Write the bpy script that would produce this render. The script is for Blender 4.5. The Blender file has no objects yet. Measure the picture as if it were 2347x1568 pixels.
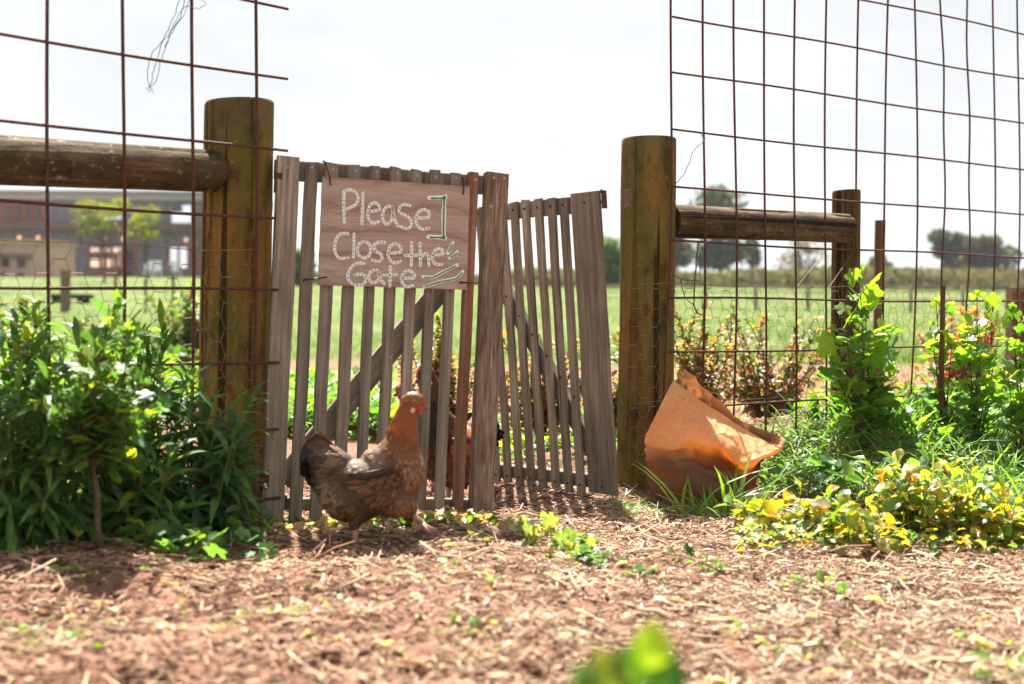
import bpy, bmesh, math, random
import numpy as np
from mathutils import Vector, Matrix

random.seed(7)
RNG = np.random.default_rng(7)
sc = bpy.context.scene
R = math.radians

# ------------------------------------------------------------------ camera, sky, sun, exposure
CAM_H, FPX, CX, CY = 0.65, 3260.0, 1173.5, 784.0
PITCH, ROLL = -1.476, 0.4
cam_data = bpy.data.cameras.new('camera')
cam_data.lens = 50.0; cam_data.sensor_width = 36.0
cam_data.clip_start = 0.05; cam_data.clip_end = 2000
cam_data.dof.use_dof = True
cam_data.dof.focus_distance = 4.75
cam_data.dof.aperture_fstop = 2.8
cam_data.dof.aperture_blades = 0
cam = bpy.data.objects.new('camera', cam_data)
sc.collection.objects.link(cam)
CAMROT = Matrix.Rotation(R(90 + PITCH), 3, 'X') @ Matrix.Rotation(R(ROLL), 3, 'Z')
cam.matrix_world = Matrix.Translation((0, 0, CAM_H)) @ CAMROT.to_4x4()
sc.camera = cam

SUN_EL, SUN_AZ = 59.0, -7.6       # azimuth from straight ahead, minus = to the left
world = bpy.data.worlds.new('World'); sc.world = world; world.use_nodes = True
wn = world.node_tree.nodes; wl = world.node_tree.links; wn.clear()
w_out = wn.new('ShaderNodeOutputWorld'); w_bg = wn.new('ShaderNodeBackground')
w_sky = wn.new('ShaderNodeTexSky'); w_sky.sky_type = 'NISHITA'; w_sky.sun_disc = False
w_sky.sun_elevation = R(SUN_EL); w_sky.sun_rotation = R(SUN_AZ)
w_sky.air_density = 1.0; w_sky.dust_density = 1.5
w_tc = wn.new('ShaderNodeTexCoord')
w_map = wn.new('ShaderNodeMapping'); w_map.inputs['Scale'].default_value = (1.6, 1.6, 4.5)
w_map.inputs['Location'].default_value = (0.35, 0.1, 0.2)
w_noise = wn.new('ShaderNodeTexNoise'); w_noise.inputs['Scale'].default_value = 2.0
w_noise.inputs['Detail'].default_value = 7; w_noise.inputs['Roughness'].default_value = 0.55
w_ramp = wn.new('ShaderNodeValToRGB')
w_ramp.color_ramp.elements[0].position = 0.36; w_ramp.color_ramp.elements[0].color = (0.70, 0.70, 0.70, 1)
w_ramp.color_ramp.elements[1].position = 0.56; w_ramp.color_ramp.elements[1].color = (1, 1, 1, 1)
w_mix = wn.new('ShaderNodeMix'); w_mix.data_type = 'RGBA'
w_n2 = wn.new('ShaderNodeTexNoise'); w_n2.inputs['Scale'].default_value = 3.4; w_n2.inputs['Detail'].default_value = 6; w_n2.inputs['Roughness'].default_value = 0.5
w_r2 = wn.new('ShaderNodeValToRGB')
w_r2.color_ramp.elements[0].position = 0.36; w_r2.color_ramp.elements[0].color = (3.42, 3.56, 3.67, 1)
w_r2.color_ramp.elements[1].position = 0.62; w_r2.color_ramp.elements[1].color = (3.95, 4.0, 4.03, 1)
wl.new(w_map.outputs[0], w_n2.inputs['Vector']); wl.new(w_n2.outputs['Fac'], w_r2.inputs['Fac']); wl.new(w_r2.outputs['Color'], w_mix.inputs['B'])
w_bg.inputs['Strength'].default_value = 0.06
wl.new(w_tc.outputs['Generated'], w_map.inputs['Vector']); wl.new(w_map.outputs[0], w_noise.inputs['Vector'])
wl.new(w_noise.outputs['Fac'], w_ramp.inputs['Fac']); wl.new(w_ramp.outputs['Color'], w_mix.inputs['Factor'])
wl.new(w_sky.outputs['Color'], w_mix.inputs['A']); wl.new(w_mix.outputs['Result'], w_bg.inputs['Color'])
wl.new(w_bg.outputs[0], w_out.inputs['Surface'])

sun_d = bpy.data.lights.new('sun', 'SUN'); sun_d.energy = 5.0; sun_d.angle = R(0.53); sun_d.color = (1.0, 0.955, 0.88)
sun = bpy.data.objects.new('sun', sun_d); sc.collection.objects.link(sun)
_to_sun = Vector((math.sin(R(SUN_AZ)) * math.cos(R(SUN_EL)), math.cos(R(SUN_AZ)) * math.cos(R(SUN_EL)), math.sin(R(SUN_EL))))
sun.rotation_euler = _to_sun.to_track_quat('Z', 'Y').to_euler()
sun.location = _to_sun * 30

sc.view_settings.view_transform = 'Standard'; sc.view_settings.look = 'None'
sc.view_settings.gamma = 1.0; sc.view_settings.use_curve_mapping = False
sc.view_settings.exposure = 2.1
sc.render.engine = 'CYCLES'
sc.cycles.max_bounces = 8; sc.cycles.transparent_max_bounces = 8
sc.cycles.use_denoising = True
sc.cycles.sample_clamp_indirect = 6.0

# ------------------------------------------------------------------ picture geometry helpers
def ray(x, y):
    return CAMROT @ Vector(((x - CX) / FPX, -(y - CY) / FPX, -1.0))
def P(x, y, Y):
    d = ray(x, y); return Vector((0, 0, CAM_H)) + d * (Y / d.y)
def hit(x, y, p0, n):
    d = ray(x, y); o = Vector((0, 0, CAM_H))
    return o + d * ((p0 - o).dot(n) / d.dot(n))

# ------------------------------------------------------------------ value noise, ground height
_perm = RNG.random((64, 64))
def vnoise(x, y, s=1.0, seed=0):
    x = np.asarray(x, float) / s + seed * 17.31; y = np.asarray(y, float) / s + seed * 9.77
    xi = np.floor(x).astype(int); yi = np.floor(y).astype(int)
    fx = x - xi; fy = y - yi
    fx = fx * fx * (3 - 2 * fx); fy = fy * fy * (3 - 2 * fy)
    a = _perm[xi % 64, yi % 64]; b = _perm[(xi + 1) % 64, yi % 64]
    c = _perm[xi % 64, (yi + 1) % 64]; d = _perm[(xi + 1) % 64, (yi + 1) % 64]
    return (a * (1 - fx) + b * fx) * (1 - fy) + (c * (1 - fx) + d * fx) * fy
def sstep(a, b, x):
    t = np.clip((np.asarray(x, float) - a) / (b - a), 0, 1); return t * t * (3 - 2 * t)
FA = Vector((0.56, 5.05, 0)); FD = Vector((0.789, 0.614, 0)).normalized(); FN = Vector((-FD.y, FD.x, 0))   # right fence line
LA = P(586, 700, 3.98); LA.z = 0; LD = Vector((0.662, 0.75, 0)).normalized(); LN = Vector((-LD.y, LD.x, 0)) # left fence line
def ground_z(x, y, micro=True):
    x = np.asarray(x, float); y = np.asarray(y, float)
    z = 0.0275 * np.maximum(y - 8, 0) ** 1.0
    z = z * (1 - 0.0 * x)
    z = z + 0.055 * (1 - sstep(-0.05, 0.3, x)) * sstep(1.5, 2.4, y) * (1 - sstep(3.6, 4.15, y))
    z = z + 0.04 * sstep(-0.5, -1.1, x) * sstep(2.6, 3.3, y) * (1 - sstep(4.2, 6.0, y))
    d = (x - FA.x) * FN.x + (y - FA.y) * FN.y
    al = (x - FA.x) * FD.x + (y - FA.y) * FD.y
    z = z + 0.19 * sstep(0.2, 1.0, al) * sstep(-1.15, -0.15, d) * (1 - sstep(0.3, 1.6, d))
    z = z - 0.015 * sstep(4.2, 5.2, y) * (1 - sstep(6, 9, y))
    if micro:
        near = 1 - sstep(9, 30, y)
        z = z + near * (0.030 * (vnoise(x, y, 0.55, 1) - 0.5) + 0.022 * (vnoise(x, y, 0.17, 2) - 0.5) + 0.016 * (vnoise(x, y, 0.06, 3) - 0.5))
        pit = vnoise(x, y, 0.11, 5); z = z - near * 0.03 * sstep(0.8, 0.95, pit)
        z = z + (1 - near) * 0.12 * (vnoise(x, y, 3.0, 4) - 0.5)
    return z
def gz(x, y, micro=False): return float(ground_z(x, y, micro))

# ------------------------------------------------------------------ materials
def new_mat(name):
    m = bpy.data.materials.new(name); m.use_nodes = True; m.node_tree.nodes.clear()
    return m, m.node_tree.nodes, m.node_tree.links
def ramp(nodes, stops):
    r = nodes.new('ShaderNodeValToRGB'); e = r.color_ramp.elements
    while len(e) < len(stops): e.new(0.5)
    for k, (p, c) in enumerate(stops): e[k].position = p; e[k].color = (*c, 1)
    return r
def mixc(nodes, links, fac, a, b, mode='MIX'):
    m = nodes.new('ShaderNodeMix'); m.data_type = 'RGBA'; m.blend_type = mode
    for sock, v in ((m.inputs['Factor'], fac), (m.inputs['A'], a), (m.inputs['B'], b)):
        if hasattr(v, 'is_output') or isinstance(v, bpy.types.NodeSocket): links.new(v, sock)
        elif isinstance(v, (int, float)): sock.default_value = v
        else: sock.default_value = (*v, 1)
    return m.outputs['Result']
def tex_noise(nodes, links, vec, scale=(1, 1, 1), s=5, det=5, rough=.6, dist=0.0):
    mp = nodes.new('ShaderNodeMapping'); mp.inputs['Scale'].default_value = scale; links.new(vec, mp.inputs['Vector'])
    n = nodes.new('ShaderNodeTexNoise'); n.inputs['Scale'].default_value = s; n.inputs['Detail'].default_value = det
    n.inputs['Roughness'].default_value = rough; n.inputs['Distortion'].default_value = dist
    links.new(mp.outputs[0], n.inputs['Vector']); return n.outputs['Fac']
def obj_vec(nodes, links, spread=7.0):
    """object coordinates shifted by a random amount for each object"""
    tc = nodes.new('ShaderNodeTexCoord'); oi = nodes.new('ShaderNodeObjectInfo')
    ml = nodes.new('ShaderNodeMath'); ml.operation = 'MULTIPLY'; ml.inputs[1].default_value = spread
    links.new(oi.outputs['Random'], ml.inputs[0])
    va = nodes.new('ShaderNodeVectorMath'); va.operation = 'ADD'
    links.new(tc.outputs['Object'], va.inputs[0]); links.new(ml.outputs[0], va.inputs[1])
    return va.outputs[0], oi
def finish(m, nodes, links, color, rough=.8, bump=None, bstr=.3, bdist=.003, metal=0.0, spec=.3):
    b = nodes.new('ShaderNodeBsdfPrincipled'); o = nodes.new('ShaderNodeOutputMaterial')
    if isinstance(color, bpy.types.NodeSocket): links.new(color, b.inputs['Base Color'])
    else: b.inputs['Base Color'].default_value = (*color, 1)
    if isinstance(rough, bpy.types.NodeSocket): links.new(rough, b.inputs['Roughness'])
    else: b.inputs['Roughness'].default_value = rough
    b.inputs['Metallic'].default_value = metal; b.inputs['Specular IOR Level'].default_value = spec
    if bump is not None:
        bn = nodes.new('ShaderNodeBump'); bn.inputs['Strength'].default_value = bstr; bn.inputs['Distance'].default_value = bdist
        links.new(bump, bn.inputs['Height']); links.new(bn.outputs[0], b.inputs['Normal'])
    links.new(b.outputs[0], o.inputs['Surface']); return m

def wood_mat(name, dark, mid, light, stain=None, grain=(60, 60, 2.2), vary=.35, stain_lo=.58, crack=.5):
    m, n, l = new_mat(name); v, oi = obj_vec(n, l)
    g = tex_noise(n, l, v, grain, 1.0, 8, .65, .4)
    c = ramp(n, [(.28, dark), (.5, mid), (.72, light)]); l.new(g, c.inputs['Fac'])
    col = c.outputs['Color']
    big = tex_noise(n, l, v, (6, 6, 2.5), 1.0, 4, .6)
    r2 = ramp(n, [(.3, (.62, .60, .58)), (.7, (1.25, 1.22, 1.18))]); l.new(big, r2.inputs['Fac'])
    col = mixc(n, l, 1.0, col, r2.outputs['Color'], 'MULTIPLY')
    if stain:
        s = tex_noise(n, l, v, (14, 14, 3.0), 1.0, 5, .7)
        rs = ramp(n, [(stain_lo, (0, 0, 0)), (stain_lo + .12, (1, 1, 1))]); l.new(s, rs.inputs['Fac'])
        col = mixc(n, l, rs.outputs['Color'], col, stain)
    cr = tex_noise(n, l, v, (95, 95, 1.1), 1.0, 3, .5)
    rc = ramp(n, [(.30, (.25, .22, .2)), (.36, (1, 1, 1))]); l.new(cr, rc.inputs['Fac'])
    col = mixc(n, l, crack, col, rc.outputs['Color'], 'MULTIPLY')
    # every piece a little lighter or darker than the next
    rr = ramp(n, [(0, (1 - vary, 1 - vary, 1 - vary)), (1, (1 + vary * .6, 1 + vary * .55, 1 + vary * .5))]); l.new(oi.outputs['Random'], rr.inputs['Fac'])
    col = mixc(n, l, 1.0, col, rr.outputs['Color'], 'MULTIPLY')
    return finish(m, n, l, col, .85, g, .55, .0025, spec=.15)

def post_mat(name, dark, mid, light, moss, top_dark=1.1, spot=None, spot_at=.62):
    m, n, l = new_mat(name); v, oi = obj_vec(n, l, 3.0)
    g = tex_noise(n, l, v, (22, 22, 1.4), 1.0, 7, .62, .5)
    c = ramp(n, [(.3, dark), (.5, mid), (.7, light)]); l.new(g, c.inputs['Fac'])
    gm = tex_noise(n, l, v, (7, 7, 2.2), 1.0, 4, .6)
    rm = ramp(n, [(.44, (0, 0, 0)), (.62, (1, 1, 1))]); l.new(gm, rm.inputs['Fac'])
    col = mixc(n, l, rm.outputs['Color'], c.outputs['Color'], moss)
    sp = tex_noise(n, l, v, (70, 70, 45), 1.0, 4, .6)
    rs = ramp(n, [(spot_at, (0, 0, 0)), (spot_at + .10, (1, 1, 1))]); l.new(sp, rs.inputs['Fac'])
    col = mixc(n, l, rs.outputs['Color'], col, spot or (light[0] * 1.15, light[1] * 1.15, light[2] * 1.2))
    dk = tex_noise(n, l, v, (16, 16, 9), 1.0, 5, .7)
    rk = ramp(n, [(.34, (.35, .32, .3)), (.5, (1, 1, 1))]); l.new(dk, rk.inputs['Fac'])
    col = mixc(n, l, .8, col, rk.outputs['Color'], 'MULTIPLY')
    cr = tex_noise(n, l, v, (30, 30, .5), 1.0, 2, .5)
    rc = ramp(n, [(.36, (.12, .1, .09)), (.395, (1, 1, 1))]); l.new(cr, rc.inputs['Fac'])
    col = mixc(n, l, .85, col, rc.outputs['Color'], 'MULTIPLY')
    # weathered grey-brown end grain end
    tc = n.new('ShaderNodeTexCoord'); sx = n.new('ShaderNodeSeparateXYZ'); l.new(tc.outputs['Object'], sx.inputs[0])
    ad = n.new('ShaderNodeMath'); ad.operation = 'MULTIPLY_ADD'; ad.inputs[1].default_value = .35; l.new(gm, ad.inputs[0]); l.new(sx.outputs['Z'], ad.inputs[2])
    rt = ramp(n, [(min(.98, top_dark / 2), (0, 0, 0)), (min(.99, top_dark / 2 + .13), (1, 1, 1))])
    hf = n.new('ShaderNodeMath'); hf.operation = 'MULTIPLY'; hf.inputs[1].default_value = .5; l.new(ad.outputs[0], hf.inputs[0]); l.new(hf.outputs[0], rt.inputs['Fac'])
    g2 = mixc(n, l, g, (.045, .032, .022), (.13, .10, .072))
    col = mixc(n, l, rt.outputs['Color'], col, g2)
    hb_ = n.new('ShaderNodeMath'); hb_.operation = 'ADD'; l.new(g, hb_.inputs[0]); l.new(dk, hb_.inputs[1])
    return finish(m, n, l, col, .85, hb_.outputs[0], .8, .009, spec=.12)

def plain_mat(name, c, rough=.7, metal=0.0, spec=.3, nscale=8, amt=.25, bstr=.2, bdist=.002):
    m, n, l = new_mat(name); v, oi = obj_vec(n, l)
    g = tex_noise(n, l, v, (1, 1, 1), nscale, 5, .6)
    lo = tuple(x * (1 - amt) for x in c); hi = tuple(min(1, x * (1 + amt)) for x in c)
    r = ramp(n, [(.3, lo), (.7, hi)]); l.new(g, r.inputs['Fac'])
    return finish(m, n, l, r.outputs['Color'], rough, g, bstr, bdist, metal, spec)

def leaf_mat(name, from_object, transl=.48, rough=.45, spec=.4):
    m, n, l = new_mat(name)
    if from_object:
        oi = n.new('ShaderNodeObjectInfo'); col = oi.outputs['Color']
    else:
        at = n.new('ShaderNodeAttribute'); at.attribute_name = 'Col'; col = at.outputs['Color']
    ge = n.new('ShaderNodeNewGeometry')
    g = tex_noise(n, l, ge.outputs['Position'], (1, 1, 1), 70, 4, .6)
    r = ramp(n, [(.3, (.72, .75, .7)), (.7, (1.2, 1.18, 1.1))]); l.new(g, r.inputs['Fac'])
    c2 = mixc(n, l, 1.0, col, r.outputs['Color'], 'MULTIPLY')
    # leaves let light through a yellower green than they reflect
    ct = mixc(n, l, 1.0, c2, (2.3, 2.1, .8), 'MULTIPLY')
    b = n.new('ShaderNodeBsdfPrincipled'); l.new(c2, b.inputs['Base Color'])
    b.inputs['Roughness'].default_value = rough; b.inputs['Specular IOR Level'].default_value = spec
    bn = n.new('ShaderNodeBump'); bn.inputs['Strength'].default_value = .25; bn.inputs['Distance'].default_value = .002
    l.new(g, bn.inputs['Height']); l.new(bn.outputs[0], b.inputs['Normal'])
    t = n.new('ShaderNodeBsdfTranslucent'); l.new(ct, t.inputs['Color'])
    mx = n.new('ShaderNodeMixShader'); mx.inputs['Fac'].default_value = transl
    l.new(b.outputs[0], mx.inputs[1]); l.new(t.outputs[0], mx.inputs[2])
    o = n.new('ShaderNodeOutputMaterial'); l.new(mx.outputs[0], o.inputs['Surface']); return m

def attr_mat(name, rough=.8, spec=.2, transl=0.0, nscale=90):
    m, n, l = new_mat(name)
    at = n.new('ShaderNodeAttribute'); at.attribute_name = 'Col'
    ge = n.new('ShaderNodeNewGeometry')
    g = tex_noise(n, l, ge.outputs['Position'], (1, 1, 1), nscale, 4, .6)
    r = ramp(n, [(.3, (.7, .7, .7)), (.7, (1.2, 1.2, 1.2))]); l.new(g, r.inputs['Fac'])
    c = mixc(n, l, 1.0, at.outputs['Color'], r.outputs['Color'], 'MULTIPLY')
    if transl <= 0: return finish(m, n, l, c, rough, g, .2, .002, 0, spec)
    b = n.new('ShaderNodeBsdfPrincipled'); l.new(c, b.inputs['Base Color']); b.inputs['Roughness'].default_value = rough
    b.inputs['Specular IOR Level'].default_value = spec
    t = n.new('ShaderNodeBsdfTranslucent'); l.new(c, t.inputs['Color'])
    mx = n.new('ShaderNodeMixShader'); mx.inputs['Fac'].default_value = transl
    l.new(b.outputs[0], mx.inputs[1]); l.new(t.outputs[0], mx.inputs[2])
    o = n.new('ShaderNodeOutputMaterial'); l.new(mx.outputs[0], o.inputs['Surface']); return m

M = {}
M['slat'] = wood_mat('weathered slat wood', (.09, .075, .058), (.21, .177, .14), (.33, .287, .235), stain=(.22, .105, .055), grain=(95, 95, 3.2), vary=.2, stain_lo=.66, crack=.75)
M['slat_red'] = wood_mat('red brown slat wood', (.10, .05, .03), (.19, .10, .06), (.26, .175, .125), stain=(.24, .085, .04), vary=.1, stain_lo=.52)
M['slat_dark'] = wood_mat('coarse weathered board wood', (.045, .031, .025), (.17, .118, .088), (.36, .275, .22), stain=(.22, .08, .04), grain=(150, 150, 9), vary=.1, stain_lo=.64, crack=.9)
M['grey_wood'] = wood_mat('old grey timber', (.08, .055, .04), (.16, .115, .085), (.25, .19, .15), vary=.2)
M['stake'] = wood_mat('brown stake wood', (.05, .026, .014), (.14, .07, .038), (.22, .13, .08), vary=.2)
M['sign'] = None
M['post_a'] = post_mat('treated pine post', (.065, .032, .009), (.18, .092, .022), (.27, .146, .042), (.105, .09, .02), 1.42)
M['post_b'] = post_mat('olive pine post', (.062, .035, .010), (.155, .092, .023), (.23, .136, .042), (.098, .09, .02), 1.46)
M['post_c'] = post_mat('mossy pine post', (.05, .028, .01), (.10, .06, .02), (.15, .09, .033), (.07, .072, .017), 1.5)
M['rail'] = post_mat('weathered log rail', (.028, .016, .009), (.075, .046, .024), (.19, .14, .095), (.05, .04, .012), 1.96, (.24, .20, .155), .61)
M['rust'] = plain_mat('rusty steel bar', (.075, .024, .016), .75, .0, .3, 120, .5, .4, .002)
M['wire'] = plain_mat('galvanised wire', (.22, .19, .155), .5, .4, .4, 60, .35)
M['wire_rusty'] = plain_mat('rusty thin wire', (.19, .125, .08), .65, .2, .3, 40, .5)
M['tie'] = plain_mat('black cable tie', (.012, .012, .014), .4)
M['screw'] = plain_mat('dull screw head', (.30, .27, .23), .5, .5)
M['hole'] = plain_mat('dark screw recess', (.03, .022, .016), .9)
M['leaf_o'] = leaf_mat('green leaf', True)
M['leaf_a'] = leaf_mat('green foliage', False)
M['far_leaf'] = leaf_mat('far foliage', False, .25, .7, .1)
M['stem'] = plain_mat('woody stem', (.10, .06, .04), .8, 0, .2, 60, .4)
M['stem_green'] = plain_mat('green stem', (.14, .16, .05), .6, 0, .3, 60, .3)
M['straw'] = attr_mat('dry straw and bark', .75, .25, .12)
M['feather'] = attr_mat('feather', .55, .3, .12, 160)
M['white_paint'] = plain_mat('white sign paint', (.72, .72, .69), .7, 0, .2, 200, .12)
M['green_paint'] = plain_mat('green sign paint', (.03, .20, .09), .6, 0, .2, 200, .2)

# ------------------------------------------------------------------ object helpers
COL = sc.collection
def link(o, parent=None):
    COL.objects.link(o)
    if parent is not None: o.parent = parent
    return o
def empty(name, loc=(0, 0, 0), mat=None):
    o = bpy.data.objects.new(name, None); o.empty_display_size = .05
    COL.objects.link(o)
    if mat is not None: o.matrix_world = mat
    else: o.location = loc
    return o
def tag(o, label=None, category=None, group=None, kind=None):
    if label: o['label'] = label
    if category: o['category'] = category
    if group: o['group'] = group
    if kind: o['kind'] = kind
    return o

class MB:
    """collects shapes for one mesh object"""
    def __init__(s): s.v = []; s.f = []; s.c = []
    def add(s, verts, faces, col=None):
        b = len(s.v); s.v.extend([tuple(p) for p in verts]); s.f.extend([tuple(i + b for i in f) for f in faces])
        if col is not None: s.c.extend([col] * len(verts))
        return s
    def box(s, c, h, ax=None, col=None):
        ax = ax or (Vector((1, 0, 0)), Vector((0, 1, 0)), Vector((0, 0, 1))); c = Vector(c)
        vs = [c + ax[0] * (h[0] * i) + ax[1] * (h[1] * j) + ax[2] * (h[2] * k) for i in (-1, 1) for j in (-1, 1) for k in (-1, 1)]
        return s.add(vs, [(0, 1, 3, 2), (4, 6, 7, 5), (0, 4, 5, 1), (2, 3, 7, 6), (0, 2, 6, 4), (1, 5, 7, 3)], col)
    def tube(s, pts, rad, sides=8, cap=True, col=None):
        pts = [Vector(p) for p in pts]
        if not hasattr(rad, '__len__'): rad = [rad] * len(pts)
        t0 = (pts[1] - pts[0]).normalized(); up = Vector((0, 0, 1)) if abs(t0.z) < .9 else Vector((1, 0, 0))
        nx = t0.cross(up).normalized(); vs = []
        for i, p in enumerate(pts):
            t = (pts[min(i + 1, len(pts) - 1)] - pts[max(i - 1, 0)]).normalized()
            nx = (nx - t * nx.dot(t)).normalized(); ny = t.cross(nx)
            for k in range(sides):
                a = 2 * math.pi * k / sides; vs.append(p + (nx * math.cos(a) + ny * math.sin(a)) * rad[i])
        fs = []
        for i in range(len(pts) - 1):
            for k in range(sides):
                a = i * sides + k; b = i * sides + (k + 1) % sides; fs.append((a, b, b + sides, a + sides))
        if cap: fs.append(tuple(range(sides - 1, -1, -1))); fs.append(tuple(range((len(pts) - 1) * sides, len(pts) * sides)))
        return s.add(vs, fs, col)
    def ellipsoid(s, c, r, rot=None, seg=12, rings=8, col=None):
        c = Vector(c); vs = []; fs = []
        for i in range(1, rings):
            th = math.pi * i / rings
            for k in range(seg):
                a = 2 * math.pi * k / seg
                p = Vector((r[0] * math.sin(th) * math.cos(a), r[1] * math.sin(th) * math.sin(a), r[2] * math.cos(th)))
                vs.append(c + (rot @ p if rot else p))
        t = Vector((0, 0, r[2])); vs.append(c + (rot @ t if rot else t)); vs.append(c - (rot @ t if rot else t))
        nt = len(vs) - 2
        for i in range(rings - 2):
            for k in range(seg):
                a = i * seg + k; b = i * seg + (k + 1) % seg; fs.append((a, a + seg, b + seg, b))
        for k in range(seg):
            fs.append((nt, k, (k + 1) % seg)); o = (rings - 2) * seg; fs.append((nt + 1, o + (k + 1) % seg, o + k))
        return s.add(vs, fs, col)
    def mesh(s, name, smooth=False):
        me = bpy.data.meshes.new(name); me.from_pydata(s.v, [], s.f); me.update()
        if s.c:
            a = me.color_attributes.new('Col', 'FLOAT_COLOR', 'POINT')
            a.data.foreach_set('color', np.array([(*c, 1.0) for c in s.c], dtype=np.float32).ravel())
        if smooth: me.shade_smooth()
        return me
    def build(s, name, mat, parent=None, smooth=False, matrix=None):
        me = s.mesh(name, smooth); me.materials.append(mat)
        o = bpy.data.objects.new(name, me); link(o, parent)
        if matrix is not None: o.matrix_local = matrix
        return o

def np_mesh(name, V, F, mat, C=None, parent=None, smooth=False):
    """V (n,3), F list of index arrays all of one length, C (n,3) colours"""
    me = bpy.data.meshes.new(name); V = np.asarray(V, np.float32); F = np.asarray(F, np.int32)
    k = F.shape[1]
    me.vertices.add(len(V)); me.vertices.foreach_set('co', V.ravel())
    me.loops.add(F.size); me.loops.foreach_set('vertex_index', F.ravel())
    me.polygons.add(len(F)); me.polygons.foreach_set('loop_start', np.arange(0, F.size, k, dtype=np.int32))
    me.polygons.foreach_set('loop_total', np.full(len(F), k, np.int32))
    me.update(calc_edges=True); me.validate()
    if C is not None:
        a = me.color_attributes.new('Col', 'FLOAT_COLOR', 'POINT')
        C4 = np.ones((len(V), 4), np.float32); C4[:, :3] = C; a.data.foreach_set('color', C4.ravel())
    if smooth: me.shade_smooth()
    me.materials.append(mat)
    o = bpy.data.objects.new(name, me); return link(o, parent)

def instances(tplV, tplF, mats, cols, shade=None):
    """tplV (k,3), tplF (m,q) -> joined arrays for n 4x4 matrices"""
    n = len(mats); mats = np.asarray(mats, np.float64); k = len(tplV)
    hv = np.c_[tplV, np.ones(k)]
    V = np.einsum('nij,kj->nki', mats, hv)[:, :, :3].reshape(-1, 3)
    F = (np.asarray(tplF)[None] + (np.arange(n) * k)[:, None, None]).reshape(-1, len(tplF[0]))
    C = np.repeat(np.asarray(cols, np.float64), k, axis=0)
    if shade is not None: C = C * np.tile(shade, n)[:, None]
    return V, F, C

# ------------------------------------------------------------------ leaf shapes (along +Y, face +Z, unit length)
def strip_leaf(ys, hw, droop, fold, wav=0.0):
    V = []; F = []
    for i, (y, h) in enumerate(zip(ys, hw)):
        z = -droop * y * y; w = wav * math.sin(i * 2.4)
        yy = y * (1 - .25 * droop * y)
        V += [(-h, yy, z + fold * h + w * h), (0, yy, z), (h, yy, z + fold * h - w * h)]
    for i in range(len(ys) - 1):
        a = i * 3
        for q in ((a, a + 1, a + 4, a + 3), (a + 1, a + 2, a + 5, a + 4)): F += [(q[0], q[1], q[2]), (q[0], q[2], q[3])]
    return np.array(V), np.array(F)
def lobed_leaf(seed=0):
    r = random.Random(seed); V = [(0, .38, -.02)]; n = 26; F = []
    for i in range(n):
        a = -math.pi / 2 + 2 * math.pi * (i + .5) / n
        lob = abs(math.cos(2.5 * (a - math.pi / 2)))                 # five lobes
        rad = .34 + .24 * lob ** .8
        if abs(a + math.pi / 2) < .35 or abs(a - 1.5 * math.pi) < .35: rad *= .5
        rad *= (1.05 if i % 2 else .93) * r.uniform(.95, 1.05)
        x = rad * math.cos(a); y = .38 + rad * math.sin(a)
        z = .16 * (rad - .3) * (1 if lob > .6 else -.6) - .32 * x * x - .28 * (y - .3) ** 2 + r.uniform(-.025, .025)
        V.append((x, y, z))
    for i in range(n): F.append((0, 1 + i, 1 + (i + 1) % n))
    return np.array(V), np.array(F)
def round_leaf():
    V = [(0, .42, -.05)]; n = 18; F = []
    for i in range(n):
        a = -math.pi / 2 + 2 * math.pi * (i + .5) / n; rad = .5 * (1 if abs(a + math.pi / 2) > .3 and abs(a - 1.5 * math.pi) > .3 else .55)
        V.append((rad * math.cos(a), .45 + rad * math.sin(a), .06 * math.sin(4 * a) + .03))
    for i in range(n): F.append((0, 1 + i, 1 + (i + 1) % n))
    return np.array(V), np.array(F)
TPL = {
    'lance': strip_leaf([0, .12, .32, .55, .8, 1], [.012, .06, .095, .09, .055, .004], .38, .35, .25),
    'lance2': strip_leaf([0, .12, .32, .55, .8, 1], [.012, .055, .08, .085, .05, .004], .75, .5, -.3),
    'ovate': strip_leaf([0, .15, .4, .65, .87, 1], [.03, .2, .29, .26, .13, .01], .3, .3, .2),
    'ovate2': strip_leaf([0, .15, .4, .65, .87, 1], [.03, .17, .25, .27, .17, .02], .55, .55, -.35),
    'spoon': strip_leaf([0, .2, .42, .65, .87, 1], [.03, .05, .15, .26, .2, .03], .35, .35, .3),
    'lobed': lobed_leaf(1), 'lobed2': lobed_leaf(5), 'lobed3': lobed_leaf(9),
    'flat': strip_leaf([0, .5, 1], [.05, .28, .03], .35, .3), 'tuft': strip_leaf([0, .5, 1], [.022, .018, .001], .6, .5),
    'round': round_leaf(),
    'blade': strip_leaf([0, .25, .55, .8, 1], [.022, .02, .017, .011, .001], .35, .5),
    'blade2': strip_leaf([0, .2, .4, .6, .8, 1], [.02, .02, .019, .016, .01, .001], .95, .5),
}
_leafmesh = {}
def leaf_mesh(kind):
    if kind not in _leafmesh:
        V, F = TPL[kind]; me = bpy.data.meshes.new(kind + '_leaf'); me.from_pydata([tuple(v) for v in V], [], [tuple(int(i) for i in f) for f in F]); me.update(); me.shade_smooth()
        me.materials.append(M['leaf_o']); _leafmesh[kind] = me
    return _leafmesh[kind]
def leaf_matrix(p, d, n, s, wide=1.0):
    d = d.normalized(); x = d.cross(n)
    if x.length < 1e-4: x = d.cross(Vector((1, .3, .2)))
    x.normalize(); z = x.cross(d)
    return Matrix(((x.x * s * wide, d.x * s, z.x * s, p.x), (x.y * s * wide, d.y * s, z.y * s, p.y), (x.z * s * wide, d.z * s, z.z * s, p.z), (0, 0, 0, 1)))
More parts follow.
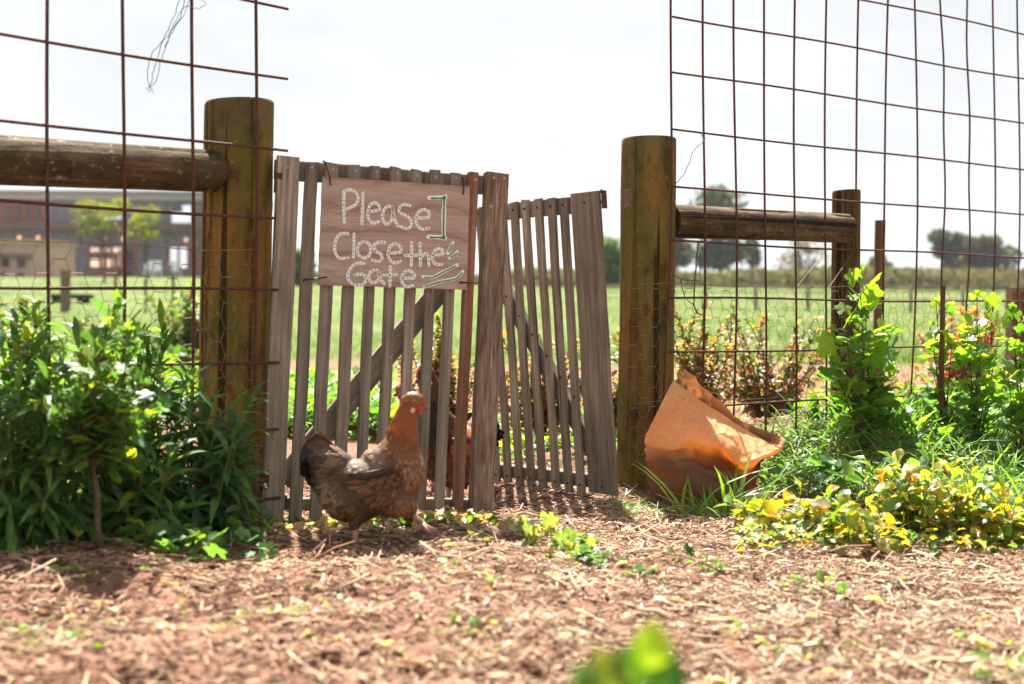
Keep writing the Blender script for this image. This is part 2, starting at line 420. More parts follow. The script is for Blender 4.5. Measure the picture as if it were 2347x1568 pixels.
def pick(pal, rnd):
    """pal: list of (weight, rgb)"""
    t = rnd.random() * sum(w for w, _ in pal)
    for w, c in pal:
        t -= w
        if t <= 0: break
    k = rnd.uniform(.75, 1.25); j = rnd.uniform(.92, 1.08)
    return (c[0] * k * j, c[1] * k, c[2] * k)

class Plant:
    """one plant: an empty with stems, leaves as parts (the largest in view) and the rest as one foliage part"""
    def __init__(s, name, label, category, loc, group=None, seed=0):
        s.root = empty(name, loc); tag(s.root, label, category, group); s.loc = Vector(loc)
        s.leaves = []; s.stem = MB(); s.r = random.Random(seed)
    def leaf(s, kinds, p, d, n, size, pal, wide=1.0):
        s.leaves.append((s.r.choice(kinds), leaf_matrix(p, d, n, size, wide), pick(pal, s.r), size))
    def shoot(s, base, tip, kinds, n, size, pal, bend=.1, rad=.004, start=.1, elev=(10, 55), petiole=.3, taper=.55, wide=1.0, droop_tip=0.0, sides=5):
        """a stem from base to tip with leaves in a spiral"""
        r = s.r; base = Vector(base); tip = Vector(tip); mid = (base + tip) / 2 + Vector((r.uniform(-1, 1), r.uniform(-1, 1), r.uniform(-.2, .6))) * bend * (tip - base).length
        def q(t): return base * (1 - t) ** 2 + mid * 2 * t * (1 - t) + tip * t * t
        pts = [q(i / 6) for i in range(7)]
        s.stem.tube(pts, [rad * (1 - .75 * i / 6) for i in range(7)], sides)
        a0 = r.uniform(0, 6.28)
        for i in range(n):
            t = start + (1 - start) * (i + r.random() * .8) / n; p = q(min(t, 1)); ax = (q(min(t + .05, 1.05)) - q(t - .05)).normalized()
            a = a0 + i * 2.4 + r.uniform(-.4, .4)
            side = ax.cross(Vector((math.cos(a), math.sin(a), .3))).normalized()
            e = R(r.uniform(*elev)) + (t ** 3) * .6
            d = (side * math.cos(e) + ax * math.sin(e)).normalized()
            sz = size * (.45 + .85 * r.random() ** .8) * (1 - (1 - taper) * t)
            pp = p + d * sz * petiole * r.uniform(.5, 1)
            if petiole > .05: s.stem.tube([p, (p + pp) / 2 + Vector((0, 0, .002)), pp], rad * .3, 3, False)
            nrm = (ax + Vector((r.uniform(-.5, .5), r.uniform(-.5, .5), .5 + r.uniform(-.3, .3)))).normalized()
            d = (d + Vector((r.uniform(-.25, .25), r.uniform(-.25, .25), r.uniform(-.3, .15)))).normalized()
            s.leaf(kinds, pp, d, nrm, sz, pal, wide)
    def finish(s, n_obj=120, stem_mat=None, leaf_name='leaf', foliage=True):
        if s.stem.v: s.stem.build('stem', stem_mat or M['stem'], s.root, True)
        # nearest and largest to the camera first
        def key(L):
            w = s.loc + L[1].translation; return -L[3] / max(.3, (w - Vector((0, 0, CAM_H))).length) - .012 * (-(w.y - s.loc.y))
        order = sorted(s.leaves, key=key)
        for kind, mtx, c, _ in order[:n_obj]:
            o = bpy.data.objects.new(leaf_name, leaf_mesh(kind)); link(o, s.root); o.matrix_local = mtx; o.color = (*c, 1)
        rest = order[n_obj:]
        if rest:
            Vs, Fs, Cs, b = [], [], [], 0
            for kind in sorted(set(L[0] for L in rest)):
                sub = [L for L in rest if L[0] == kind]
                V, F, C = instances(*TPL[kind], [np.array(L[1]) for L in sub], [L[2] for L in sub])
                Vs.append(V); Fs.append(F + b); Cs.append(C); b += len(V)
            o = np_mesh('foliage', np.concatenate(Vs), np.concatenate(Fs), M['leaf_a'], np.concatenate(Cs), s.root, True); o['kind'] = 'stuff'
        return s.root

def scatter_leaves(name, kind, pos, dirs, nrms, sizes, cols, mat, wide=1.0):
    """vectorised: one stuff mesh of many leaves"""
    d = dirs / np.linalg.norm(dirs, axis=1, keepdims=True); x = np.cross(d, nrms); x /= np.linalg.norm(x, axis=1, keepdims=True) + 1e-9; z = np.cross(x, d)
    n = len(pos); Mx = np.zeros((n, 4, 4)); s = sizes[:, None]
    Mx[:, :3, 0] = x * s * wide; Mx[:, :3, 1] = d * s; Mx[:, :3, 2] = z * s; Mx[:, :3, 3] = pos; Mx[:, 3, 3] = 1
    return instances(*TPL[kind], Mx, cols)
def join_np(name, parts, mat, parent=None):
    Vs, Fs, Cs, b = [], [], [], 0
    for V, F, C in parts: Vs.append(V); Fs.append(F + b); Cs.append(C); b += len(V)
    return np_mesh(name, np.concatenate(Vs), np.concatenate(Fs), mat, np.concatenate(Cs), parent, True)
def pal_np(pal, n, vary=.25):
    w = np.array([p[0] for p in pal], float); c = np.array([p[1] for p in pal], float)
    k = RNG.choice(len(pal), n, p=w / w.sum()); return c[k] * RNG.uniform(1 - vary, 1 + vary, (n, 1)) * RNG.uniform(.93, 1.07, (n, 3))

# ================================================================== GROUND
def ground_material():
    m, n, l = new_mat('ground of soil, mulch and grass')
    ge = n.new('ShaderNodeNewGeometry'); pos = ge.outputs['Position']
    a = tex_noise(n, l, pos, (1, 1, 1), 9, 8, .7)
    soil = ramp(n, [(.3, (.085, .037, .023)), (.5, (.18, .09, .058)), (.7, (.26, .155, .105))]); l.new(a, soil.inputs['Fac'])
    f = tex_noise(n, l, pos, (1, 1, 1), 55, 5, .7)
    bits = ramp(n, [(.54, (0, 0, 0)), (.66, (1, 1, 1))]); l.new(f, bits.inputs['Fac'])
    col = mixc(n, l, bits.outputs['Color'], soil.outputs['Color'], (.21, .135, .095))
    # grass starts some way behind the fence
    sx = n.new('ShaderNodeSeparateXYZ'); l.new(pos, sx.inputs[0])
    ns = tex_noise(n, l, pos, (1, 1, 1), .6, 5, .65)
    ma = n.new('ShaderNodeMath'); ma.operation = 'MULTIPLY_ADD'; ma.inputs[1].default_value = 7.0; l.new(ns, ma.inputs[0]); l.new(sx.outputs['Y'], ma.inputs[2])
    mr = n.new('ShaderNodeMapRange'); mr.inputs['From Min'].default_value = 14.5; mr.inputs['From Max'].default_value = 17.5; l.new(ma.outputs[0], mr.inputs['Value'])
    g1 = tex_noise(n, l, pos, (1, 1, 1), .35, 6, .65); g2 = tex_noise(n, l, pos, (1, 1, 1), 14, 4, .7)
    gr = ramp(n, [(.3, (.06, .095, .024)), (.5, (.092, .122, .036)), (.7, (.14, .145, .062))]); l.new(g1, gr.inputs['Fac'])
    gb = ramp(n, [(.3, (.6, .62, .5)), (.7, (1.3, 1.25, 1.2))]); l.new(g2, gb.inputs['Fac'])
    grass = mixc(n, l, 1.0, gr.outputs['Color'], gb.outputs['Color'], 'MULTIPLY')
    col = mixc(n, l, mr.outputs['Result'], col, grass)
    return finish(m, n, l, col, .95, f, .8, .012, spec=.1)
M['ground'] = ground_material()
def axis_coords(lo, hi, step, far, grow=1.18):
    c = list(np.arange(lo, hi + step / 2, step)); s = step
    while c[-1] < far[1]: s *= grow; c.append(c[-1] + s)
    s = step
    while c[0] > far[0]: s *= grow; c.insert(0, c[0] - s)
    return np.array(c)
gx = axis_coords(-2.0, 2.6, .022, (-500, 500)); gy = axis_coords(2.0, 6.2, .022, (-30, 900), 1.10)
GX, GY = np.meshgrid(gx, gy); GZ = ground_z(GX, GY)
GZ = np.where(GY > 140, ground_z(GX, np.full_like(GY, 140.0)), GZ)      # flat beyond the rise
nx_, ny_ = len(gx), len(gy)
ii = np.arange(nx_ * ny_).reshape(ny_, nx_)
gf = np.stack([ii[:-1, :-1], ii[:-1, 1:], ii[1:, 1:], ii[1:, :-1]], -1).reshape(-1, 4)
ground = np_mesh('ground', np.stack([GX, GY, GZ], -1).reshape(-1, 3), gf, M['ground'], smooth=True)
tag(ground, 'reddish soil and mulch ground running back into green field', 'ground', kind='structure')

# loose straw, bark chips and clods on the soil
def mulch(n, seed):
    rg = np.random.default_rng(seed)
    y = 2.0 + 4.0 * rg.random(n) ** .85; x = rg.uniform(-.42, .42, n) * y + .03
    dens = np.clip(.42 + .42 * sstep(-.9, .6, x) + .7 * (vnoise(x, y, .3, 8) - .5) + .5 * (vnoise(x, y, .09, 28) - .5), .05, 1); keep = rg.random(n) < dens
    x, y = x[keep], y[keep]; n = len(x)
    ln = np.where(rg.random(n) < .10, rg.uniform(.035, .13, n), 0.005 + .032 * rg.random(n) ** 1.6); wd = rg.uniform(.0007, .0026, n) * (1 + (rg.random(n) < .05) * 1.2); th = wd * rg.uniform(.25, .6, n)
    a = rg.uniform(0, math.pi, n); tilt = rg.normal(0, .16, n)
    dx = np.stack([np.cos(a) * np.cos(tilt), np.sin(a) * np.cos(tilt), np.sin(tilt)], 1)
    up = np.stack([rg.normal(0, .3, n), rg.normal(0, .3, n), np.ones(n)], 1)
    sd = np.cross(up, dx); sd /= np.linalg.norm(sd, axis=1, keepdims=True); up = np.cross(dx, sd)
    c = np.stack([x, y, ground_z(x, y) + th + .002 + np.abs(np.sin(tilt)) * ln * .4 + rg.random(n) * .006], 1)
    bend = (rg.normal(0, .12, n) * ln)[:, None]
    V = np.zeros((n, 12, 3))
    for i, t in enumerate((-1, 0, 1)):
        ce = c + dx * (ln * .5 * t)[:, None] + sd * (bend * (1 - t * t)); k = 1.0 if t == 0 else .7
        for j, (su, sw) in enumerate(((-1, -1), (-1, 1), (1, 1), (1, -1))):
            V[:, i * 4 + j] = ce + up * (th * su * k)[:, None] + sd * (wd * sw * k)[:, None]
    F = []
    for i in (0, 4):
        for j in range(4): F.append((i + j, i + (j + 1) % 4, i + 4 + (j + 1) % 4, i + 4 + j))
    F += [(3, 2, 1, 0), (8, 9, 10, 11)]
    F = (np.array(F)[None] + (np.arange(n) * 12)[:, None, None]).reshape(-1, 4)
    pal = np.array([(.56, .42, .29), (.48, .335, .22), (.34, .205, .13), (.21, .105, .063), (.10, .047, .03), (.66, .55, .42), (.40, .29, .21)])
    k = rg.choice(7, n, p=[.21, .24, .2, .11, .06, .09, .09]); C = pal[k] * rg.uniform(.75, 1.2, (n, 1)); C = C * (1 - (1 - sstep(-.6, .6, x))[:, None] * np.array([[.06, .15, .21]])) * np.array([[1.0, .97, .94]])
    return V.reshape(-1, 3), F, np.repeat(C, 12, 0)
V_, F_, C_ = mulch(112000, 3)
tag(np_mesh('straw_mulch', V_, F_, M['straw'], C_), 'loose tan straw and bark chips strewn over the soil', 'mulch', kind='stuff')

def clods(n, seed):
    rg = np.random.default_rng(seed); y = 2.1 + 3.6 * rg.random(n); x = rg.uniform(-.42, .42, n) * y
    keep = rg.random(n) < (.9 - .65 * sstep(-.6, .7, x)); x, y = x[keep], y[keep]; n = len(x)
    base = np.array([(1, 0, 0), (-1, 0, 0), (0, 1, 0), (0, -1, 0), (0, 0, 1), (0, 0, -1), (.6, .6, .5), (-.6, .6, .5), (-.6, -.6, .5), (.6, -.6, .5)], float)
    F0 = [(4, 6, 7), (4, 7, 8), (4, 8, 9), (4, 9, 6), (6, 0, 2), (6, 2, 7), (7, 2, 1), (7, 1, 8), (8, 1, 3), (8, 3, 9), (9, 3, 0), (9, 0, 6), (0, 5, 2), (2, 5, 1), (1, 5, 3), (3, 5, 0)]
    s = rg.uniform(.003, .009, n) * (1 + (rg.random(n) < .03) * 1.5)
    V = base[None] * (s[:, None, None] * rg.uniform(.6, 1.25, (n, 10, 3))); V[:, :, 2] *= .7
    V += np.stack([x, y, ground_z(x, y) + s * .25], 1)[:, None]
    F = (np.array(F0)[None] + (np.arange(n) * 10)[:, None, None]).reshape(-1, 3)
    C = np.array([(.14, .066, .042)]) * rg.uniform(.5, 1.5, (n, 1)); return V.reshape(-1, 3), F, np.repeat(C, 10, 0)
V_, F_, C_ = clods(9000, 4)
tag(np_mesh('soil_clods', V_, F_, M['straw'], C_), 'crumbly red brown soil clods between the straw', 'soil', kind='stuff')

# ================================================================== FENCE: posts, rails, steel mesh, netting
def log_mesh(length, r0, r1, seed, sides=120, rings=26, chamf=.008, grooves=5, tilt=0.0, lump=.05):
    rg = random.Random(seed); gr = [(rg.uniform(0, 6.28), rg.uniform(.3, 1.0), rg.uniform(0, .5), rg.uniform(.5, 1)) for _ in range(grooves)]
    V = []; F = []
    zs = [0] + [length * i / rings for i in range(1, rings)] + [length - chamf, length]
    for i, z in enumerate(zs):
        t = z / length; r = r0 + (r1 - r0) * t
        if i == len(zs) - 1: r -= chamf * .6
        for k in range(sides):
            a = 2 * math.pi * k / sides
            q = r * (1 + lump * (float(vnoise(a * 2, z * 3, 1.3, seed)) - .5) + .5 * lump * (float(vnoise(math.cos(a) * 3 + 9, math.sin(a) * 3 + z * 1.2, .6, seed + 3)) - .5))
            for (ga, gd, g0, g1) in gr:
                da = (a - ga - .12 * math.sin(z * 3 + ga) + math.pi) % (2 * math.pi) - math.pi
                if abs(da) < .027 and g0 < t <= g1 + .5: q -= .011 * gd
            V.append((q * math.cos(a), q * math.sin(a), z + (tilt * math.cos(a) * r if i >= len(zs) - 2 else 0)))
    for i in range(len(zs) - 1):
        for k in range(sides):
            a = i * sides + k; b = i * sides + (k + 1) % sides; F.append((a, b, b + sides, a + sides))
    F.append(tuple(range(sides - 1, -1, -1))); F.append(tuple(range((len(zs) - 1) * sides, len(zs) * sides)))
    mb = MB(); mb.add(V, F); return mb
def axis_matrix(p, q):
    z = (q - p).normalized(); x = Vector((0, 1, 0)).cross(z)
    if x.length < .05: x = Vector((1, 0, 0)).cross(z)
    x.normalize(); y = z.cross(x)
    return Matrix(((x.x, y.x, z.x, p.x), (x.y, y.y, z.y, p.y), (x.z, y.z, z.z, p.z), (0, 0, 0, 1)))

def post(name, label, top_px, bot_px, Y, r, mat, seed, tilt=0.0, grooves=5):
    t = P(*top_px, Y); b = P(*bot_px, Y); d = (t - b).normalized(); b = b - d * (b.z + .12) / d.z
    root = empty(name, mat=axis_matrix(b, t)); tag(root, label, 'fence post')
    o = log_mesh((t - b).length, r * 1.02, r * .99, seed, tilt=tilt, grooves=grooves).build('log', mat, root, True)
    o.data.set_sharp_from_angle(angle=R(35)); return root
lpost = post('fence_post', 'thick brown pine post with sunlit right edge beside the sign gate', (548, 233), (531, 1210), 4.08, .0985, M['post_a'], 3, .06)
rpost = post('fence_post', 'olive brown pine post with a broken hinge, orange sack leaning on it', (1487, 317), (1477, 1150), 5.14, .0985, M['post_b'], 8, .02)
spost = post('fence_post', 'slim mossy pine post at the far end of the short rail', (1940, 436), (1937, 900), 5.80, .0575, M['post_c'], 12, .05)

def rail(label, p, q, r0, r1, seed):
    root = empty('log_rail', mat=axis_matrix(p, q)); tag(root, label, 'fence rail')
    o = log_mesh((q - p).length, r0, r1, seed, sides=48, rings=20, chamf=.02, grooves=4, lump=.08).build('log', M['rail'], root, True)
    o.data.set_sharp_from_angle(angle=R(50)); return root
q_ = P(497, 392, 3.995); p0_ = P(0, 367, 3.46); rail('weathered log rail running off behind the steel mesh to the thick post', p0_ + (p0_ - q_) * 1.3, q_, .062, .0585, 21)
rail('short lichen spotted log rail between the olive post and slim post', P(1535, 507, 5.16), P(1946, 524, 5.72), .0605, .0575, 22)

def ribbed_bar(mb, pts, r):
    mb.tube(pts, r, 8)
def steel_mesh(name, label, origin, D, N, cols, rows, zlo, zhi, s_lo, s_hi, r, wob, bulge=None):
    """one welded panel: every bar a part. cols: distances along D, rows: heights"""
    root = empty(name, origin); tag(root, label, 'steel mesh'); rg = random.Random(5)
    def pt(s, z, off): return D * s + Vector((0, 0, z)) + N * off
    for i, s in enumerate(cols):
        ph = rg.uniform(0, 6.28); am = wob * rg.uniform(.3, 1.3); pts = []
        k = 28
        for j in range(k + 1):
            z = zlo + (zhi - zlo) * j / k; b = bulge(i, z) if bulge else 0
            pts.append(pt(s + am * math.sin(z * 4.1 + ph) + b, z, .3 * am * math.cos(z * 3 + ph)))
        mb = MB(); ribbed_bar(mb, pts, r); mb.build('upright_bar', M['rust'], root, True)
    for z in rows:
        ph = rg.uniform(0, 6.28); am = wob * rg.uniform(.3, 1); pts = []
        for j in range(29):
            s = s_lo + (s_hi - s_lo) * j / 28; pts.append(pt(s, z + am * math.sin(s * 4 + ph) + (bulge(-1, z) if bulge else 0) * 0, -2 * r * .95 + .3 * am * math.cos(s * 3 + ph)))
        mb = MB(); ribbed_bar(mb, pts, r * .93); mb.build('cross_bar', M['rust'], root, True)
    return root
def along(px, A, D):
    """distance along a fence line where picture column px meets it"""
    n = Vector((-D.y, D.x, 0)); h = hit(px, 700, Vector((A.x, A.y, 0)), n); return (h - A).dot(D)
lcols = [along(x, LA, LD) for x in (586, 441, 283, 110)]; lcols += [lcols[-1] - .205 * k for k in range(1, 6)]
lrows = [P(586, y, 3.98).z for y in (172, 340, 498, 666, 831, 990, 1143)]; lrows = [lrows[0] + .2 * k for k in (4, 3, 2, 1)] + lrows
lmesh = steel_mesh('reinforcing_mesh', 'rusty steel mesh panel crossing the thick post and log rail', LA, LD, LN, lcols, lrows, .02, 2.15, lcols[-1] - .05, .105, .0046, .004)
rcols = [along(x, FA, FD) for x in (1535, 1611, 1685, 1755, 1826, 1898, 1970, 2035, 2097, 2158, 2216, 2275, 2331)]; rcols += [rcols[-1] + .185 * k for k in (1, 2, 3)]
rrows = [P(1535, y, 5.05).z for y in (37, 166, 298, 429, 553, 683, 808, 936)]; rrows = [rrows[0] + .2 * k for k in (3, 2, 1)] + rrows
def rb(i, z):
    if i == 0: return -.030 * max(0, (.95 - z)) * 1.1 - .012 * max(0, z - 1.2)
    if i < 8: return .02 * math.sin(z * 1.6 + i * .4) - .015
    return .030 * math.sin((z - .3) * 2.2) - .02 + (.006 * math.sin(z * 11 + i * 2.3) if i in (9, 10) else 0)
rmesh = steel_mesh('reinforcing_mesh', 'tall rusty steel mesh panel standing in front of the short rail', FA, FD, FN, rcols, rrows, .14, 2.35, -.01, rcols[-1] + .05, .0042, .005, rb)

def netting(label, A, D, N, s0, s1, z0, z1, cell, seed, off):
    rg = random.Random(seed); mb = MB(); w = cell; h = cell * .58      # hexagons with twisted level sides
    root_o = A + N * off
    def wp(s, z):
        n1 = float(vnoise(s * 4, z * 4, .6, seed)) - .5; n2 = float(vnoise(s * 4 + 31, z * 4, .5, seed)) - .5
        f = .016 * n1; return D * (s + .022 * n2) + Vector((0, 0, z + .018 * n1)) + N * f
    nc = int((s1 - s0) / (w * .75)) + 1; nr = int((z1 - z0) / (h * 2)) + 1
    for c in range(nc):
        for r_ in range(nr):
            s = s0 + c * w * .75; z = z0 + r_ * h * 2 + (h if c % 2 else 0)
            if z > z1: continue
            a = wp(s - w * .25, z); b = wp(s + w * .25, z); e = wp(s + w * .5, z + h); g = wp(s + w * .5, z - h)
            mb.tube([a, b], .0013, 4, False); mb.tube([b, e], .00075, 4, False); mb.tube([b, g], .00075, 4, False)
    for z in (z1 + .01, z0 + (z1 - z0) * .42):
        mb.tube([wp(s0 + (s1 - s0) * i / 20, z + .004 * math.sin(i)) for i in range(21)], .0013, 5)
    o = mb.build('chicken_wire', M['wire_rusty'], None); o.location = root_o; tag(o, label, 'wire netting'); return o
ztop = P(300, 572, 3.7).z
netting('thin hexagonal wire netting behind the mesh on the thick post', LA, LD, LN, lcols[-1], .03, .0, ztop, .062, 3, .011)
ztop = P(1700, 660, 5.25).z
netting('thin hexagonal wire netting behind the tall mesh on the olive post', FA, FD, FN, -.16, rcols[-1], .02, ztop, .06, 6, .011)
def wire_thing(name, label, cat, pts, r, mat, sides=5):
    base = Vector(pts[0]); mb = MB(); mb.tube([Vector(p) - base for p in pts], r, sides)
    o = mb.build(name, mat, None, True); o.location = base; return tag(o, label, cat)
def curve_px(px, Y, sub=4, jit=0.0, seed=0):
    rg = random.Random(seed); pts = [P(x, y, Y if not callable(Y) else Y(x)) for x, y in px]; out = []
    for i in range(len(pts) - 1):
        p0 = pts[max(i - 1, 0)]; p1 = pts[i]; p2 = pts[i + 1]; p3 = pts[min(i + 2, len(pts) - 1)]
        for k in range(sub):
            t = k / sub; out.append(.5 * ((2 * p1) + (p2 - p0) * t + (2 * p0 - 5 * p1 + 4 * p2 - p3) * t * t + (3 * p1 - p0 - 3 * p2 + p3) * t ** 3) + Vector((rg.uniform(-jit, jit), rg.uniform(-jit, jit), rg.uniform(-jit, jit))))
    out.append(pts[-1]); return out
lY = lambda x: LA.y + LD.y * along(x, LA, LD) - .012
rY = lambda x: FA.y + FD.y * along(x, FA, FD) - .014
M['twine'] = plain_mat('blue green twine', (.10, .22, .24), .8, 0, .2, 60, .4)
tw = empty('twine_strand', P(410, 0, lY(410))); tag(tw, 'frayed blue green twine hanging from the mesh above the log rail', 'twine')
for k, px in enumerate([[(418, -30), (405, 20), (388, 60), (372, 95), (362, 130), (350, 170), (340, 212)], [(440, -20), (425, 25), (402, 62), (385, 92), (374, 125), (366, 150), (357, 185), (335, 205)], [(428, -25), (412, 40), (390, 72), (368, 100), (345, 130), (338, 180), (352, 212)], [(405, -20), (470, 5), (455, 20), (425, 15), (398, 55), (378, 110)]]):
    mb = MB(); mb.tube([p - tw.location for p in curve_px(px, lY, 5, .0022, k)], .0011, 4); mb.build('strand', M['twine'], tw, True)
wire_thing('tie_wire', 'twisted wire tying the tall mesh back to the olive post', 'wire', curve_px([(1618, 318), (1605, 306), (1612, 322), (1590, 345), (1582, 368), (1568, 398), (1549, 421)], 5.08, 6, .002, 4), .0016, M['wire'])
wire_thing('strainer_wire', 'pale straining wire rising steeply beside the slim post', 'wire', [P(1908, 556, 5.66), P(1545, 1010, 5.22)], .0010, M['wire_rusty'])
wire_thing('strainer_wire', 'lower straining wire slanting down across slim post', 'wire', [P(1968, 560, 5.72), P(1700, 950, 5.42)], .0010, M['wire_rusty'])
dv = empty('dry_vine', P(1600, 560, rY(1600))); tag(dv, 'dead dark vine twig hooked over the netting beside the olive post', 'vine')
for k, px in enumerate([[(1600, 556), (1596, 600), (1592, 650), (1590, 690), (1597, 715), (1612, 722)], [(1545, 628), (1562, 640), (1580, 642), (1605, 645)], [(1560, 640), (1566, 670), (1578, 690), (1590, 700)], [(1606, 640), (1604, 610), (1600, 590)]]):
    mb = MB(); mb.tube([p - dv.location for p in curve_px(px, rY, 5, .002, k)], .0026 if k == 0 else .0017, 5); mb.build('twig', M['stem'], dv, True)

# ================================================================== GATE
def slat_mesh(mb, x0, x1, z0, z1, th, seed, v0=0.0, skew=0.0):
    """a chamfered, slightly crooked batten; local x = width, y = away from the camera, z = up"""
    rg = random.Random(seed); n = 9; ch = .0022; V = []; F = []
    prof = [(0, ch), (ch, 0), (1, 0), (1, 0), (0, 0)]
    j = [(rg.uniform(-1, 1) * .0012, rg.uniform(-1, 1) * .0018) for _ in range(n)]
    e0, e1 = rg.uniform(-.004, .004), rg.uniform(-.004, .004)
    for i in range(n):
        z = z0 + (z1 - z0) * i / (n - 1); dx, dy = j[i]; dx += skew * i / (n - 1)
        a, b = x0 + dx + rg.uniform(-.0006, .0006), x1 + dx + rg.uniform(-.0006, .0006); y0, y1 = v0 + dy, v0 + dy + th
        za = z + (e1 if i == n - 1 else e0 if i == 0 else 0)
        V += [(a, y0 + ch, za), (a + ch, y0, za), (b - ch, y0, z), (b, y0 + ch, z), (b, y1 - ch, z), (b - ch, y1, z), (a + ch, y1, z), (a, y1 - ch, z)]
    for i in range(n - 1):
        for k in range(8):
            p = i * 8 + k; q = i * 8 + (k + 1) % 8; F.append((p, q, q + 8, p + 8))
    F.append(tuple(range(7, -1, -1))); F.append(tuple(range((n - 1) * 8, n * 8)))
    mb.add(V, F); return mb
def frame_matrix(o, u, w):
    u = u.normalized(); v = w.cross(u).normalized(); w2 = u.cross(v)
    return Matrix(((u.x, v.x, w2.x, o.x), (u.y, v.y, w2.y, o.y), (u.z, v.z, w2.z, o.z), (0, 0, 0, 1)))
def to_local(Mx, x, y, off=0.0):
    """picture point onto the leaf's front plane (off: metres towards the camera) in leaf coordinates"""
    v = Mx.col[1].to_3d(); o = Mx.translation - v * off
    return Mx.inverted() @ hit(x, y, o, v)
def screw(mb, x, z, y=0.0, r=.0042):
    mb.tube([Vector((x, y - .0012, z)), Vector((x, y + .003, z))], r, 10)

# --- leaf that carries the sign
TL, TR, BL = P(636, 357, 4.02), P(1166, 400, 4.24), P(609, 1196, 4.02)
GM = frame_matrix(BL, TR - TL, TL - BL)
gate1 = empty('gate', mat=GM); tag(gate1, 'weathered slatted timber gate leaf carrying the painted sign', 'gate')
H1 = (TL - BL).length
SL = [(636.7, 688.2), (701.5, 729.8), (748, 775.7), (801.3, 828), (851.9, 874.5), (897.8, 922), (944.3, 967.6), (989.9, 1012.5), (1034.1, 1055.8), (1077.4, 1098), (1115, 1165.5)]
for i, (a, b) in enumerate(SL):
    ya = 357 + (a - 636) * .081
    la = to_local(GM, a, ya + 3); lb = to_local(GM, b, ya + 5)
    mat = M['slat']; v0 = 0.0; z0 = -.005 + .004 * math.sin(i * 2.1); th = .023; nm = 'slat'
    if i == 9: mat = M['slat_red']; v0 = -.006; th = .036
    if i == 10: mat = M['slat_dark']; v0 = -.010; th = .04; z0 = -.03
    o = slat_mesh(MB(), la.x, lb.x, z0, la.z + (.004 if i in (0, 10) else random.uniform(-.006, .002)), th, i + 3, v0, skew=random.uniform(-.003, .003)).build(nm, mat, gate1)
    if i == 9: o['label'] = 'red brown stained slat beside the sign'
    if i == 10: o['label'] = 'coarse wide dark board at the free edge'
    if i == 0: o['label'] = 'wide grey board next to the post'
W1 = to_local(GM, 1165, 405).x
for nm, za, zb, xa, xb in (('top_rail', H1 - .062, H1 - .006, -.012, W1 - .006), ('bottom_rail', .028, .062, .0, W1 - .006)):
    slat = MB(); slat_mesh(slat, za, zb, xa, xb, .03, 40 if nm == 'top_rail' else 41, .0315)
    # turn the batten on its side: its length runs along x
    slat.v = [(z, y, x) for x, y, z in slat.v]; slat.f = [tuple(reversed(f)) for f in slat.f]
    slat.build(nm, M['slat'], gate1)
pa = to_local(GM, 655, 1092, -.045); pb = to_local(GM, 1020, 650, -.045); pa.y = pb.y = 0
L_ = (pb - pa).length; br = slat_mesh(MB(), -.032, .032, -.02, L_ + .05, .028, 55, .0)
ang = math.atan2(pb.x - pa.x, pb.z - pa.z)
br.build('diagonal_brace', M['slat'], gate1, matrix=Matrix.Translation((pa.x, .033, pa.z)) @ Matrix.Rotation(ang, 4, 'Y'))
scr = [(688.5 - 30, 383), (680, 405), (715, 384), (763.5, 388), (815.5, 392), (863, 394), (910.5, 397), (955.5, 402), (999.5, 405.5), (1045, 408.5), (1088.5, 412), (1129, 408), (1153.5, 409.5), (1122, 473.5), (1084, 523)]
scr += [(659, 1170), (868.5, 885.6), (795, 998), (931.5, 744), (992, 666), (895, 819)]
for x, y in scr:
    p = to_local(GM, x, y); mb = MB(); screw(mb, p.x, p.z, -.011 if x > 1110 else (-.007 if x > 1076 else -.0015)); mb.build('screw', M['screw'], gate1)
for hz in (H1 - .075, .12): mb = MB(); mb.box((-.006, .012, hz), (.010, .012, .028)); mb.build('hinge', M['rust'], gate1)

# --- far leaf, sagging and swung open behind
BR2, TR2 = P(1413, 1141, 4.77), P(1350, 440, 4.77)
w2 = (TR2 - BR2); u2 = Vector((.64, -.77, .02)).normalized(); W2 = .68
o2 = BR2 - u2 * W2
GM2 = frame_matrix(o2, u2, w2); H2 = w2.length
gate2 = empty('gate', mat=GM2); tag(gate2, 'plain slatted gate leaf leaning askew and swung open behind, no sign', 'gate')
SR = [(1166.8, 1189.5), (1193, 1219), (1223, 1249), (1252, 1279), (1280, 1305), (1307.5, 1347)]
loc2 = []
for a, b in SR:
    la = to_local(GM2, a, 462); lb = to_local(GM2, b, 458); loc2.append((la.x, lb.x))
pitch = (loc2[4][0] - loc2[0][0]) / 4; wdt = .036
xs = [(x, x + wdt) for x in [loc2[0][0] - pitch * k for k in range(6, 0, -1)] if x > -.02] + [(a, a + wdt) for a, b in loc2[:5]] + [(loc2[5][0], W2)]
for i, (a, b) in enumerate(xs):
    o = slat_mesh(MB(), a, b, .0 + .006 * math.sin(i * 1.7), H2 - (.0 if i == len(xs) - 1 else random.uniform(.002, .016)), .014, 70 + i).build('slat', M['slat'], gate2)
    mb = MB(); screw(mb, (a + b) / 2, H2 - .035, -.0015); mb.build('screw', M['hole'], gate2)
    mb = MB(); screw(mb, (a + b) / 2 + .003, .03, -.0015); mb.build('screw', M['hole'], gate2)
    zb = .12 + (H2 - .3) * (1 - (a / W2)) ** 1.0
    if i < len(xs) - 1: mb = MB(); screw(mb, (a + b) / 2, zb, -.0015); mb.build('screw', M['hole'], gate2)
o['label'] = 'wide board at the hinge side'
